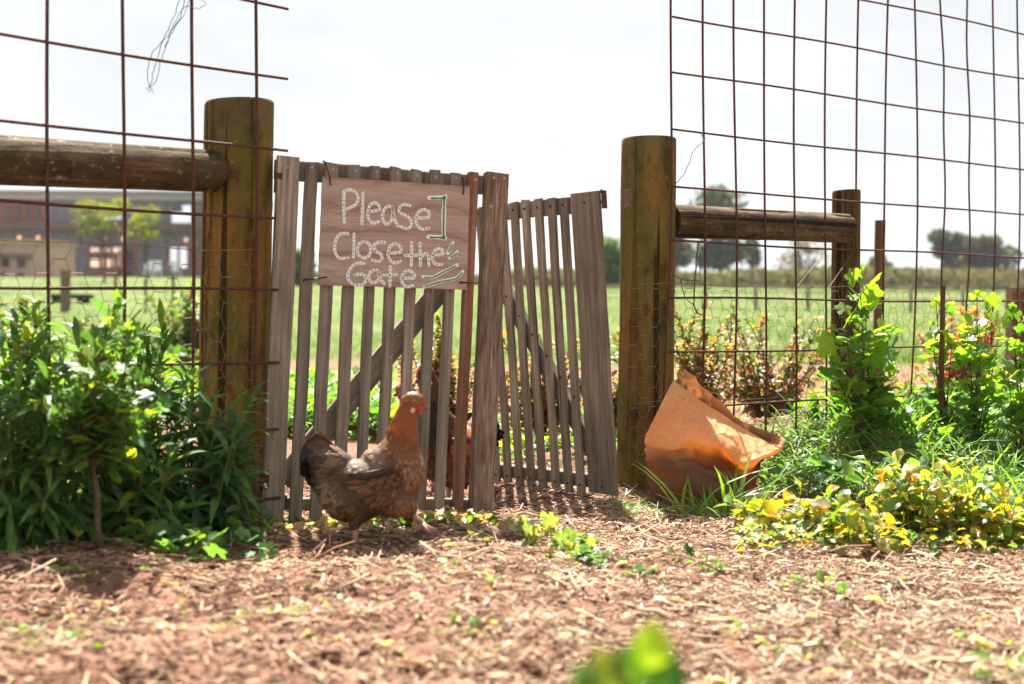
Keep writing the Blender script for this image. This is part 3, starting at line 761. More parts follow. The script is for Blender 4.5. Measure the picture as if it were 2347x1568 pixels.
for nm, za, zb in (('top_rail', H2 - .066, H2 - .008), ('bottom_rail', .02, .066)):
    slat = MB(); slat_mesh(slat, za, zb, xs[0][0], W2 - .045, .03, 60, .0155); slat.v = [(z, y, x) for x, y, z in slat.v]; slat.f = [tuple(reversed(f)) for f in slat.f]
    slat.build(nm, M['slat'], gate2)
L2 = math.hypot(W2 - .12, H2 - .28); ang = -math.atan2(W2 - .12, H2 - .28)
slat_mesh(MB(), -.03, .03, 0, L2, .028, 66, 0).build('diagonal_brace', M['slat'], gate2, matrix=Matrix.Translation((W2 - .10, .017, .10)) @ Matrix.Rotation(ang, 4, 'Y'))
hb = MB(); hb.box((W2 + .006, .02, H2 - .03), (.003, .010, .030))
for k in range(4): hb.tube([Vector((W2 + .009, .008 - .004 * (k % 2), H2 - .06 + k * .017)), Vector((W2 + .009, .008, H2 - .049 + k * .017))], .003 + .0015 * (k % 2), 8)
hb.build('broken_hinge', M['rust'], gate2)
# hinge half left on the olive post
hp = P(1437, 455, 5.03); hg = MB(); hg.box((0, 0, 0), (.016, .003, .034)); hg.tube([Vector((-.018, -.003, -.034)), Vector((-.018, -.003, .034))], .006, 8)
for k in (-.02, .0, .02): hg.tube([Vector((.004, -.0045, k)), Vector((.004, 0, k))], .004, 8)
M['rust_pale'] = plain_mat('pale rusty plate', (.17, .10, .07), .7, .2, .3, 60, .4)
h_o = hg.build('hinge_plate', M['rust_pale'], rpost); h_o.matrix_local = rpost.matrix_world.inverted() @ (Matrix.Translation(hp) @ Matrix.Rotation(R(-32), 4, 'Z'))

# ================================================================== SIGN
def sign_material():
    m, n, l = new_mat('weathered plywood'); v, oi = obj_vec(n, l, 0.0)
    d = tex_noise(n, l, v, (1.6, 1, 7), 1.0, 4, .5, 1.2)
    w = n.new('ShaderNodeTexWave'); w.wave_type = 'BANDS'; w.bands_direction = 'Z'
    w.inputs['Scale'].default_value = 2.0; w.inputs['Distortion'].default_value = 6; w.inputs['Detail'].default_value = 4; w.inputs['Detail Scale'].default_value = 1.1; w.inputs['Detail Roughness'].default_value = .62
    mp = n.new('ShaderNodeMapping'); mp.inputs['Scale'].default_value = (.9, 1, 2.2); mp.inputs['Location'].default_value = (.4, 0, .13); l.new(v, mp.inputs['Vector']); l.new(mp.outputs[0], w.inputs['Vector'])
    c1 = ramp(n, [(.0, (.27, .195, .158)), (.08, (.325, .242, .20)), (.4, (.36, .272, .226)), (1, (.38, .292, .243))]); l.new(w.outputs['Fac'], c1.inputs['Fac'])
    fg = tex_noise(n, l, v, (12, 1, 170), 1.0, 6, .65)
    c2 = ramp(n, [(.3, (.72, .70, .68)), (.7, (1.22, 1.2, 1.18))]); l.new(fg, c2.inputs['Fac'])
    col = mixc(n, l, 1.0, c1.outputs['Color'], c2.outputs['Color'], 'MULTIPLY')
    st = tex_noise(n, l, v, (7, 1, 16), 1.0, 5, .7)
    rs = ramp(n, [(.6, (0, 0, 0)), (.72, (.8, .8, .8))]); l.new(st, rs.inputs['Fac'])
    col = mixc(n, l, rs.outputs['Color'], col, (.26, .13, .085))
    return finish(m, n, l, col, .85, fg, .4, .0012, spec=.12)
M['sign'] = sign_material()
SOFF = .016                                   # board face stands this far in front of the slats
def S2(x, y):                                 # sign drawing coordinates (zoomed picture) -> leaf plane
    p = to_local(GM, 586.8 + .3326 * x, 326.0 + .3326 * y, SOFF); return Vector((p.x, 0, p.z))
sc0 = S2(430, 983)
SM = GM @ Matrix.Translation((sc0.x, -SOFF, sc0.z))
sign = empty('sign', mat=SM); tag(sign, 'weathered plywood sign reading Please Close the Gate in white paint', 'sign')
cor = [S2(*c) - sc0 for c in ((430, 983), (1452, 1017), (1475, 303), (460, 238))]
bd = MB(); N1 = 24
edge = []
for k in range(4):
    a, b = cor[k], cor[(k + 1) % 4]
    for i in range(N1): edge.append(a.lerp(b, i / N1) + Vector((random.uniform(-.0007, .0007), 0, random.uniform(-.0007, .0007))))
ne = len(edge)
bd.add([e for e in edge] + [e + Vector((0, .0125, 0)) for e in edge], [tuple(range(ne))] + [tuple(range(2 * ne - 1, ne - 1, -1))] + [(k, k + ne, (k + 1) % ne + ne, (k + 1) % ne) for k in range(ne)])
bd.build('board', M['sign'], sign)
def ribbon(mb, pts, w, y, seed=0, sub=5):
    """a brushed stroke: a flat ribbon of uneven width with round ends, in the sign plane"""
    rg = random.Random(seed); q = []
    P_ = [S2(*p) - sc0 for p in pts]
    for i in range(len(P_) - 1):
        p0, p1, p2, p3 = P_[max(i - 1, 0)], P_[i], P_[i + 1], P_[min(i + 2, len(P_) - 1)]
        for k in range(sub):
            t = k / sub; q.append(.5 * ((2 * p1) + (p2 - p0) * t + (2 * p0 - 5 * p1 + 4 * p2 - p3) * t * t + (3 * p1 - p0 - 3 * p2 + p3) * t ** 3))
    q.append(P_[-1]); n = len(q); V = []; F = []
    for i, p in enumerate(q):
        t = (q[min(i + 1, n - 1)] - q[max(i - 1, 0)]).normalized(); s = Vector((-t.z, 0, t.x)); ww = w * rg.uniform(.86, 1.14)
        V += [p + s * ww + Vector((0, y, 0)), p - s * ww * rg.uniform(.9, 1.1) + Vector((0, y, 0))]
    F = [(2 * i, 2 * i + 2, 2 * i + 3, 2 * i + 1) for i in range(n - 1)]
    b = len(V)
    for e, sgn in ((0, -1), (n - 1, 1)):
        t = (q[1] - q[0]).normalized() if e == 0 else (q[-1] - q[-2]).normalized(); s = Vector((-t.z, 0, t.x)); c = len(V); V.append(q[e] + Vector((0, y, 0)))
        for k in range(7):
            a = -math.pi / 2 + math.pi * k / 6; V.append(q[e] + (t * sgn * math.cos(a) + s * math.sin(a)) * w * rg.uniform(.85, 1.05) + Vector((0, y, 0)))
        for k in range(6): F.append((c, c + 1 + k, c + 2 + k))
    mb.add(V, F); return q
LET = [
 [[(609, 552), (604, 450), (605, 342)], [(605, 342), (640, 328), (682, 342), (702, 382), (690, 425), (650, 450), (612, 464)]],
 [[(736, 350), (734, 455), (729, 562)]],
 [[(775, 478), (815, 473), (850, 463), (843, 432), (815, 418), (786, 434), (769, 480), (776, 530), (805, 556), (846, 548)]],
 [[(942, 446), (905, 442), (880, 470), (871, 520), (890, 562), (920, 556), (938, 520), (943, 448), (950, 520), (977, 577)]],
 [[(1060, 437), (1020, 430), (990, 448), (988, 484), (1040, 510), (1072, 550), (1056, 590), (1020, 592), (994, 580)]],
 [[(1106, 520), (1150, 522), (1190, 515), (1192, 485), (1160, 463), (1122, 480), (1101, 522), (1110, 572), (1145, 600), (1190, 592)]],
 [[(632, 630), (590, 630), (556, 660), (541, 720), (550, 772), (580, 800), (634, 795)]],
 [[(675, 632), (674, 710), (671, 792)]],
 [[(745, 683), (778, 700), (790, 742), (775, 785), (742, 797), (708, 780), (698, 740), (712, 700), (745, 683)]],
 [[(886, 690), (842, 690), (812, 715), (825, 750), (860, 773), (866, 805), (840, 822), (800, 812)]],
 [[(915, 766), (960, 762), (1000, 752), (988, 716), (955, 700), (922, 725), (909, 775), (930, 820), (960, 832), (996, 820)]],
 [[(1072, 692), (1072, 770), (1069, 850)], [(1026, 780), (1080, 780), (1130, 774)]],
 [[(1130, 695), (1132, 770), (1133, 850)], [(1133, 800), (1162, 766), (1186, 785), (1190, 850)]],
 [[(1220, 776), (1255, 776), (1288, 768), (1280, 744), (1255, 733), (1226, 755), (1214, 800), (1235, 838), (1282, 842)]],
 [[(742, 835), (690, 835), (652, 868), (632, 920), (650, 965), (690, 986), (740, 975), (757, 938), (735, 911), (680, 913)]],
 [[(832, 880), (800, 885), (778, 915), (785, 955), (815, 967), (842, 945), (850, 888), (856, 940), (882, 975)]],
 [[(926, 856), (924, 930), (922, 995)], [(880, 916), (925, 915), (970, 912)]],
 [[(1005, 938), (1050, 938), (1090, 934), (1085, 905), (1050, 884), (1015, 905), (1002, 945), (1020, 985), (1045, 997), (1080, 987)]],
]
px_m = .3326 * 4.1 / FPX
for li, strokes in enumerate(LET):
    mb = MB(); dots = MB()
    for si, st in enumerate(strokes):
        q = ribbon(mb, st, 10.5 * px_m, -.0008 - .0003 * si, li * 3 + si)
        acc = .0; step = 27 * px_m; nxt = step * .4
        for i in range(len(q) - 1):
            seg = (q[i + 1] - q[i]).length
            while acc + seg >= nxt:
                c = q[i].lerp(q[i + 1], (nxt - acc) / max(seg, 1e-6)); r_ = 4.8 * px_m * random.uniform(.8, 1.2); b = [c + Vector((0, -.0019, 0))]
                b += [c + Vector((r_ * math.cos(a * .785), -.0019, r_ * math.sin(a * .785))) for a in range(8)]
                dots.add(b, [(0, 1 + k, 1 + (k + 1) % 8) for k in range(8)]); nxt += step * random.uniform(.85, 1.15)
            acc += seg
    lo = mb.build('letter', M['white_paint'], sign); dots.build('paint_dots', M['green_paint'], lo)
MARK = [([(1192, 384), (1298, 380), (1298, 382), (1293, 520), (1294, 655), (1293, 656), (1186, 652)], [(1207, 388), (1296, 386), (1296, 388), (1293, 520), (1292, 655), (1291, 657), (1198, 657)], 15, 6),
        ([(1357, 692), (1340, 725), (1320, 768)], [(1353, 702), (1340, 728), (1328, 755)], 11, 5),
        ([(1387, 752), (1365, 782), (1330, 800)], [(1382, 764), (1365, 782), (1342, 794)], 10, 5),
        ([(1386, 846), (1300, 888), (1215, 930), (1150, 926)], [(1375, 853), (1300, 890), (1215, 932), (1160, 932)], 12, 5),
        ([(1424, 890), (1378, 936), (1270, 960), (1162, 997)], [(1418, 900), (1376, 940), (1270, 962), (1165, 995)], 12, 5)]
for k, (wh, gn, a, b) in enumerate(MARK):
    mb = MB(); ribbon(mb, wh, a * px_m, -.0008, 90 + k, 6); lo = mb.build('painted_mark', M['white_paint'], sign)
    mb = MB(); ribbon(mb, gn, b * px_m, -.0016, 120 + k, 6); mb.build('green_line', M['green_paint'], lo)
for k, (lab, px) in enumerate([('black cable tie over the upper corner of the sign nearest the post', [(462, 128), (478, 150), (500, 215), (513, 300)]), ('black cable tie over the upper corner of the sign by the red slat', [(1416, 236), (1428, 262), (1430, 310), (1424, 364)]),
                              ('black cable tie sticking sideways from the lower sign corner by the grey slat', [(318, 950), (360, 945), (430, 937), (490, 929)]), ('black cable tie crossing the red slat at the lower sign corner', [(1395, 967), (1440, 967), (1480, 970), (1522, 975)])]):
    pts = [GM @ (S2(*p) + Vector((0, -SOFF - .004 - (.008 if k == 3 else 0), 0))) for p in px]; base = pts[0].copy(); mb = MB(); mb.tube([p - base for p in pts], [.0042, .0022, .002, .0018], 6)
    o = mb.build('cable_tie', M['tie'], None, True); o.location = base; tag(o, lab, 'cable tie')

# ================================================================== SACK
def bag_material():
    m, n, l = new_mat('orange plastic sack'); v, oi = obj_vec(n, l, 0.0)
    a = tex_noise(n, l, v, (1, 1, 1), 9, 5, .6); base = ramp(n, [(.3, (.70, .36, .15)), (.55, (.77, .46, .22)), (.75, (.76, .53, .32))]); l.new(a, base.inputs['Fac'])
    w = tex_noise(n, l, v, (1, 1, 1), 260, 2, .5); wr = ramp(n, [(.35, (.85, .85, .85)), (.65, (1.1, 1.1, 1.1))]); l.new(w, wr.inputs['Fac'])
    col = mixc(n, l, 1.0, base.outputs['Color'], wr.outputs['Color'], 'MULTIPLY')
    d = tex_noise(n, l, v, (1, 1, 1), 34, 6, .75); dr = ramp(n, [(.60, (0, 0, 0)), (.68, (.75, .75, .75))]); l.new(d, dr.inputs['Fac'])
    at = n.new('ShaderNodeAttribute'); at.attribute_name = 'Col'
    sepc = n.new('ShaderNodeSeparateColor'); l.new(at.outputs['Color'], sepc.inputs[0])
    ml = n.new('ShaderNodeMath'); ml.operation = 'MULTIPLY'; l.new(dr.outputs['Color'], ml.inputs[0]); l.new(sepc.outputs[0], ml.inputs[1])
    col = mixc(n, l, ml.outputs[0], col, (.10, .042, .02))
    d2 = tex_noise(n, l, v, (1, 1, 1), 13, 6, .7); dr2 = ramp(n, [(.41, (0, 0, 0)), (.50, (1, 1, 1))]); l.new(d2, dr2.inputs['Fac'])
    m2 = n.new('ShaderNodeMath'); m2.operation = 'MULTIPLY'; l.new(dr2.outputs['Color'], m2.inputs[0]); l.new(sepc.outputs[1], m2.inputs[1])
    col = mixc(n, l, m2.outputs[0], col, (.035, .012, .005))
    col = mixc(n, l, sepc.outputs[2], col, (.23, .115, .072))
    b = n.new('ShaderNodeBsdfPrincipled'); l.new(col, b.inputs['Base Color']); b.inputs['Roughness'].default_value = .5; b.inputs['Specular IOR Level'].default_value = .35
    bn = n.new('ShaderNodeBump'); bn.inputs['Strength'].default_value = .35; bn.inputs['Distance'].default_value = .006; cr = tex_noise(n, l, v, (1, 1, 1), 26, 5, .55, 1.2); l.new(cr, bn.inputs['Height']); l.new(bn.outputs[0], b.inputs['Normal'])
    t = n.new('ShaderNodeBsdfTranslucent'); ct = mixc(n, l, 1.0, col, (1.3, 1.15, .8), 'MULTIPLY'); l.new(ct, t.inputs['Color'])
    mx = n.new('ShaderNodeMixShader'); mx.inputs['Fac'].default_value = .60; l.new(b.outputs[0], mx.inputs[1]); l.new(t.outputs[0], mx.inputs[2])
    o = n.new('ShaderNodeOutputMaterial'); l.new(mx.outputs[0], o.inputs['Surface']); return m
M['bag'] = bag_material()
def B2(x, y, Y=4.82): return P(1447 + .2162 * x, 834.6 + .2162 * y, Y)
bag_o = B2(620, 1500, 4.70); bag_o.z = gz(bag_o.x, bag_o.y)
# rows run from the front foot up over the fold to the front lip, across the mouth to the back lip and down the back;
# columns run from the post side to the drooping tip. Each entry: (zoomed picture x, y, depth)
ROWS = [
 [(205, 1490, 4.80), (420, 1505, 4.72), (640, 1510, 4.69), (860, 1510, 4.69), (1080, 1505, 4.72), (1275, 1480, 4.80), (1380, 1000, 4.84), (1560, 905, 4.87)],
 [(165, 1130, 4.80), (400, 1150, 4.70), (640, 1160, 4.67), (860, 1170, 4.67), (1060, 1190, 4.71), (1245, 1240, 4.80), (1380, 1000, 4.84), (1560, 905, 4.87)],
 [(148, 930, 4.81), (400, 960, 4.72), (620, 930, 4.72), (820, 960, 4.73), (1020, 1020, 4.76), (1205, 1110, 4.82), (1390, 995, 4.83), (1575, 902, 4.86)],
 [(143, 790, 4.82), (400, 850, 4.73), (600, 818, 4.68), (800, 850, 4.64), (980, 905, 4.63), (1180, 1068, 4.66), (1400, 990, 4.72), (1585, 898, 4.82)],
 [(190, 680, 4.83), (430, 640, 4.77), (640, 650, 4.71), (850, 710, 4.69), (1030, 780, 4.70), (1240, 890, 4.74), (1430, 900, 4.79), (1590, 886, 4.83)],
 [(310, 430, 4.87), (490, 430, 4.84), (670, 480, 4.82), (870, 580, 4.82), (1055, 690, 4.83), (1255, 775, 4.86), (1440, 845, 4.88), (1588, 880, 4.86)],
 [(440, 185, 4.94), (560, 262, 4.93), (720, 372, 4.93), (900, 500, 4.94), (1080, 612, 4.95), (1270, 730, 4.95), (1440, 815, 4.93), (1584, 890, 4.88)],
 [(452, 205, 4.955), (575, 285, 4.95), (735, 392, 4.955), (915, 520, 4.965), (1095, 632, 4.975), (1280, 745, 4.97), (1450, 828, 4.95), (1590, 893, 4.89)],
 [(545, 72, 4.975), (665, 172, 4.98), (825, 302, 4.985), (985, 435, 5.0), (1132, 578, 5.01), (1300, 655, 5.01), (1480, 725, 4.985), (1622, 795, 4.91)],
 [(545, 120, 5.0), (665, 240, 5.01), (800, 400, 5.01), (960, 560, 5.02), (1110, 700, 5.02), (1290, 800, 5.0), (1470, 830, 4.97), (1615, 830, 4.92)],
 [(330, 800, 4.97), (520, 850, 4.99), (700, 880, 4.99), (880, 900, 4.99), (1040, 950, 4.99), (1220, 1000, 4.94), (1420, 930, 4.90), (1600, 880, 4.90)],
 [(240, 1450, 4.93), (420, 1420, 4.95), (640, 1415, 4.96), (860, 1415, 4.96), (1080, 1420, 4.95), (1260, 1450, 4.90), (1400, 990, 4.87), (1570, 903, 4.88)],
]
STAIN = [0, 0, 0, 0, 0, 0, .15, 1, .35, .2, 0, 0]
def cr4(a, b, c, d, t): return .5 * ((2 * b) + (c - a) * t + (2 * a - 5 * b + 4 * c - d) * t * t + (3 * b - a - 3 * c + d) * t ** 3)
G3 = [[np.array(B2(x, y, Y - .10)) for x, y, Y in row] for row in ROWS]; nr, ncl = len(G3), len(G3[0]); SU = 11
def cat(lst, u):
    k = min(int(u), len(lst) - 2); t = u - k; g = lambda q: lst[max(0, min(len(lst) - 1, q))]
    return cr4(g(k - 1), g(k), g(k + 1), g(k + 2), t)
rows_u = []
for k in range(nr - 1): rows_u += [k + q / SU for q in range(SU)]
rows_u.append(nr - 1.0); cols_u = [q / 14 for q in range(14 * (ncl - 1) + 1)]
V = []; Cc = []; gw = []
for ru in rows_u:
    k = min(int(ru), nr - 2); t = ru - k; g = lambda q: G3[max(0, min(nr - 1, q))]
    rowpts = [cr4(g(k - 1)[c], g(k)[c], g(k + 1)[c], g(k + 2)[c], t) for c in range(ncl)]
    for cu in cols_u: gw.append(cat(rowpts, cu))
gw = np.array(gw).reshape(len(rows_u), len(cols_u), 3)
du = np.gradient(gw, axis=1); dv = np.gradient(gw, axis=0); nn = np.cross(du, dv); nn /= np.linalg.norm(nn, axis=2, keepdims=True) + 1e-9
CU, RU = np.meshgrid(cols_u, rows_u)
ridge = lambda sx, sy, sd: .35 - np.abs(vnoise(CU * sx + RU * .35, RU * sy - CU * .25, 1.0, sd) - .5) * 2
amp = np.clip(np.minimum(CU * 1.2, 1), .25, 1) * np.where((RU > 5.6) & (RU < 8.3), .4, 1.0)
disp = (.013 * ridge(1.1, .9, 14) + .007 * ridge(2.3, 1.7, 15) + .0035 * ridge(4.5, 3.5, 16)) * amp
disp += .004 * np.sin(RU * 9 + 2.5 * vnoise(CU, RU, 1.2, 17) + CU * .8) * (RU < 2.6)                    # level slack folds over the soil
gw = gw + nn * disp[:, :, None]; gw[:, :, 2] = np.maximum(gw[:, :, 2], bag_o.z - .012)
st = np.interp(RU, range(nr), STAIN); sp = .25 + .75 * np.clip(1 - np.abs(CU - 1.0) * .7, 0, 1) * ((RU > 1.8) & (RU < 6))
nC = len(cols_u); idx = np.arange(gw.shape[0] * nC).reshape(-1, nC)
bf = np.stack([idx[:-1, :-1], idx[:-1, 1:], idx[1:, 1:], idx[1:, :-1]], -1).reshape(-1, 4)
side0 = [tuple(int(q) for q in (idx[a, 0], idx[a + 1, 0], idx[-2 - a, 0], idx[-1 - a, 0])) for a in range(gw.shape[0] // 2 - 26)]
sack = empty('sack', bag_o); tag(sack, 'crumpled orange plastic sack of soil leaning against the olive post', 'sack')
mb = MB(); mb.add((gw.reshape(-1, 3) - np.array(bag_o)).tolist(), [tuple(int(q) for q in f) for f in bf] + side0)
dirt = np.clip((2.5 - RU + 1.2 * (vnoise(CU, RU, .7, 19) - .5)) / .9, 0, 1); mb.c = [(a, b, c) for a, b, c in zip(sp.ravel(), st.ravel(), dirt.ravel())]
so = mb.build('sack_skin', M['bag'], sack, True)
M['soil'] = plain_mat('dark potting soil', (.05, .028, .018), .95, 0, .1, 30, .5)
c_ = B2(690, 1350, 4.715) - bag_o; mb = MB(); mb.ellipsoid((c_.x, c_.y, .03), (.152, .098, .118), None, 24, 14); mb.build('soil_fill', M['soil'], sack, True)

# ================================================================== BIRDS
M['red_skin'] = plain_mat('red bare skin', (.36, .045, .04), .5, 0, .4, 120, .3)
M['lobe'] = plain_mat('pale ear lobe', (.55, .32, .32), .6, 0, .3, 120, .2)
M['beak'] = plain_mat('dark horn beak', (.09, .065, .055), .35, 0, .5, 80, .3)
M['eye'] = plain_mat('dark eye', (.012, .006, .004), .1, 0, .6, 80, .1)
M['shank'] = plain_mat('scaly shank', (.38, .22, .18), .6, 0, .3, 140, .4, .5)
BS = .000307
def bp(x, y, lat=0.0): return Vector(((x - 640) * BS, lat * BS, (1490 - y) * BS))
BODY = [((690, 960), (395, 268, 250), 10), ((965, 820), (192, 245, 195), 0), ((560, 1060), (300, 215, 235), 6), ((880, 1060), (205, 165, 195), 0), ((770, 745), (190, 155, 165), 25), ((345, 800), (215, 170, 115), -8), ((330, 985), (125, 165, 150), 0), ((880, 660), (150, 150, 150), 0), ((560, 850), (190, 130, 170), 12)]
NECK = [(948, 610, 162), (955, 530, 146), (962, 450, 130), (975, 380, 112), (990, 320, 98), (1012, 262, 86), (1036, 215, 82)]
FLOW = [((1040, 140), (-.9, -.15)), ((1000, 280), (-.45, -.9)), ((950, 420), (-.25, -1)), ((920, 580), (-.4, -.95)), ((1090, 560), (-.05, -1)), ((1120, 820), (-.25, -.95)), ((1000, 1000), (-.5, -.85)), ((700, 720), (-.9, -.45)), ((650, 870), (-.97, -.22)), ((600, 1150), (-.7, -.7)), ((300, 1000), (-.55, -.85)), ((300, 740), (-.85, .25)), ((950, 1180), (-.25, -.97))]
def idw(tab, x, y, p=3.0):
    w = np.array([1 / (((x - a[0][0]) ** 2 + (y - a[0][1]) ** 2) ** (p / 2) + 1) for a in tab]); w /= w.sum()
    return sum(wi * np.array(a[1]) for wi, a in zip(w, tab))
HEN_COL = [((1040, 150), (.32, .14, .042)), ((1000, 260), (.36, .10, .017)), ((950, 400), (.40, .092, .011)), ((930, 560), (.27, .08, .018)), ((1050, 620), (.27, .10, .028)), ((1120, 800), (.22, .12, .058)), ((1050, 1000), (.17, .085, .038)), ((760, 700), (.30, .205, .13)), ((640, 760), (.28, .19, .12)), ((640, 880), (.055, .024, .012)), ((820, 850), (.115, .045, .019)), ((600, 1080), (.095, .054, .029)), ((800, 1150), (.115, .06, .029)), ((950, 1150), (.18, .08, .032)), ((330, 1000), (.20, .125, .075)), ((300, 640), (.12, .062, .033)), ((250, 800), (.014, .010, .008)), ((450, 760), (.15, .09, .052))]
ROO_COL = [((1040, 150), (.12, .03, .01)), ((1000, 300), (.10, .025, .01)), ((950, 450), (.03, .012, .006)), ((930, 600), (.018, .010, .006)), ((1080, 750), (.014, .007, .005)), ((1000, 950), (.08, .02, .007)), ((760, 700), (.38, .12, .025)), ((640, 760), (.40, .13, .025)), ((640, 880), (.26, .06, .014)), ((820, 850), (.19, .042, .010)), ((600, 1100), (.11, .032, .010)), ((300, 1000), (.04, .016, .008)), ((250, 750), (.008, .008, .009))]
SPK_COL = [((1040, 150), (.28, .13, .045)), ((950, 400), (.33, .16, .05)), ((930, 600), (.30, .14, .045)), ((1080, 800), (.26, .12, .04)), ((650, 850), (.18, .09, .035)), ((300, 800), (.04, .03, .02))]
def make_bird(label, cat, loc, yaw, scale, cols, nf, seed, streak, legs, tail_len=1.0, big_comb=1.0, dark_tip=.5, hang=1.0):
    rg = random.Random(seed); root = empty('hen' if cat == 'hen' else 'rooster', mat=Matrix.Translation(loc) @ Matrix.Rotation(R(yaw), 4, 'Z') @ Matrix.Scale(scale, 4)); tag(root, label, cat)
    raw = MB()
    for (c, r, rot) in BODY: raw.ellipsoid(bp(*c), (r[0] * BS, r[2] * BS, r[1] * BS), Matrix.Rotation(R(-rot), 3, 'Y'), 20, 14)
    for i in range(len(NECK) - 1):
        for k in range(3):
            t = k / 3; a, b = NECK[i], NECK[i + 1]; rr = a[2] + (b[2] - a[2]) * t
            raw.ellipsoid(bp(a[0] + (b[0] - a[0]) * t, a[1] + (b[1] - a[1]) * t), (rr * BS, rr * .80 * BS, rr * BS), None, 16, 10)
    raw.ellipsoid(bp(1048, 212), (106 * BS, 78 * BS, 92 * BS), Matrix.Rotation(R(8), 3, 'Y'), 16, 10)
    raw.ellipsoid(bp(1100, 240), (55 * BS, 42 * BS, 46 * BS), None, 12, 8)
    for (hx, hy, fx, fy, lat) in legs['thigh']:
        for k in range(7):
            t = k / 6; raw.ellipsoid(bp(hx + (fx - hx) * t, hy + (fy - hy) * t, lat), tuple([(95 - 62 * t) * BS] * 3), None, 10, 7)
    me = raw.mesh('raw'); ob = bpy.data.objects.new('raw', me); COL.objects.link(ob)
    md = ob.modifiers.new('r', 'REMESH'); md.mode = 'VOXEL'; md.voxel_size = .0042
    sm = ob.modifiers.new('s', 'SMOOTH'); sm.factor = .6; sm.iterations = 8
    dg = bpy.context.evaluated_depsgraph_get(); bm_me = bpy.data.meshes.new_from_object(ob.evaluated_get(dg)); bpy.data.objects.remove(ob)
    bm_me.name = 'body'; nv = len(bm_me.vertices); co = np.zeros(nv * 3); bm_me.vertices.foreach_get('co', co); co = co.reshape(-1, 3)
    def cxy(p): return 640 + p[0] / BS, 1490 - p[2] / BS
    ca = bm_me.color_attributes.new('Col', 'FLOAT_COLOR', 'POINT'); cc = np.ones((nv, 4), np.float32)
    for i in range(nv): x, y = cxy(co[i]); cc[i, :3] = idw(cols, x, y) * .6
    ca.data.foreach_set('color', cc.ravel()); bm_me.materials.clear(); bm_me.materials.append(M['feather']); bm_me.shade_smooth()
    body = bpy.data.objects.new('body', bm_me); link(body, root)
    # plumage
    bm_me.calc_loop_triangles() if hasattr(bm_me, 'calc_loop_triangles') else None
    tris = [(t.vertices[0], t.vertices[1], t.vertices[2], t.area) for t in bm_me.loop_triangles]
    ar = np.array([t[3] for t in tris]); rn = np.random.default_rng(seed); pickt = rn.choice(len(tris), nf, p=ar / ar.sum())
    nrm = np.zeros(nv * 3); bm_me.vertices.foreach_get('normal', nrm); nrm = nrm.reshape(-1, 3)
    plume = MB()
    def feather(mb, p, d, n, ln, w, col, curl=.25, tipc=None):
        d = d.normalized(); s = d.cross(n).normalized(); n = s.cross(d); tipc = tipc or col
        V = []; 
        for y, hw in ((0, .35), (.35, .95), (.7, 1.0), (.92, .55), (1, .05)):
            c = p + d * (ln * y) - n * (curl * ln * y * y * .5)
            V += [c - s * (w * hw) - n * (w * hw * .25), c + n * w * .12, c + s * (w * hw) - n * (w * hw * .25)]
        b = len(mb.v); mb.v.extend([tuple(v) for v in V])
        for i in range(4):
            a = b + i * 3; mb.f += [(a, a + 1, a + 4, a + 3), (a + 1, a + 2, a + 5, a + 4)]
        for i in range(5):
            t = (0, .25, .6, .9, 1)[i]; k = tuple(col[j] * (1 - t) + tipc[j] * t for j in range(3)); e = tuple(q * .8 for q in k); mb.c += [e, k, e]
    for q in pickt:
        a, b, c, _ = tris[q]; u, v = rg.random(), rg.random()
        if u + v > 1: u, v = 1 - u, 1 - v
        p = co[a] * (1 - u - v) + co[b] * u + co[c] * v; n = Vector(nrm[a] + nrm[b] + nrm[c]).normalized(); x, y = cxy(p)
        if x > 1062 and 195 < y < 320: continue                                   # bare face
        if y > 1285 or (y > 1225 and x > 1000): continue
        f = idw(FLOW, x, y); d = Vector((f[0], 0, f[1])); d = d - n * d.dot(n)
        if d.length < .1: d = Vector((-.5, 0, -.8)) - n * n.dot(Vector((-.5, 0, -.8)))
        d = (d.normalized() + n * rg.uniform(.05, .22) + Vector((rg.uniform(-.12, .12), rg.uniform(-.12, .12), rg.uniform(-.12, .12)))).normalized()
        col = idw(cols, x, y) * rg.uniform(.8, 1.3)
        if y < 240: ln, w = .013, .0035
        elif y < 640 and x > 780: ln, w = .026 * hang, .0030
        elif x < 470 and y < 900: ln, w = .038, .009
        elif y > 980: ln, w = .024, .0058
        else: ln, w = .022, .0054
        tip = tuple(col * rg.uniform(1.05, 1.5))
        if 330 < y < 720 and x > 760 and rg.random() < streak: col = col * .32; tip = tuple(col * 1.6)
        elif rg.random() < dark_tip * .3: tip = tuple(col * .35)
        feather(plume, Vector(p) - n * .003, d, n, ln * rg.uniform(.75, 1.25), w * rg.uniform(.8, 1.25), tuple(col), .3, tip)
    o = plume.build('plumage', M['feather'], root, True); o['kind'] = 'stuff'
    # wings: overlapping coverts and long flight feathers along each flank
    wcol = idw(cols, 640, 880); 
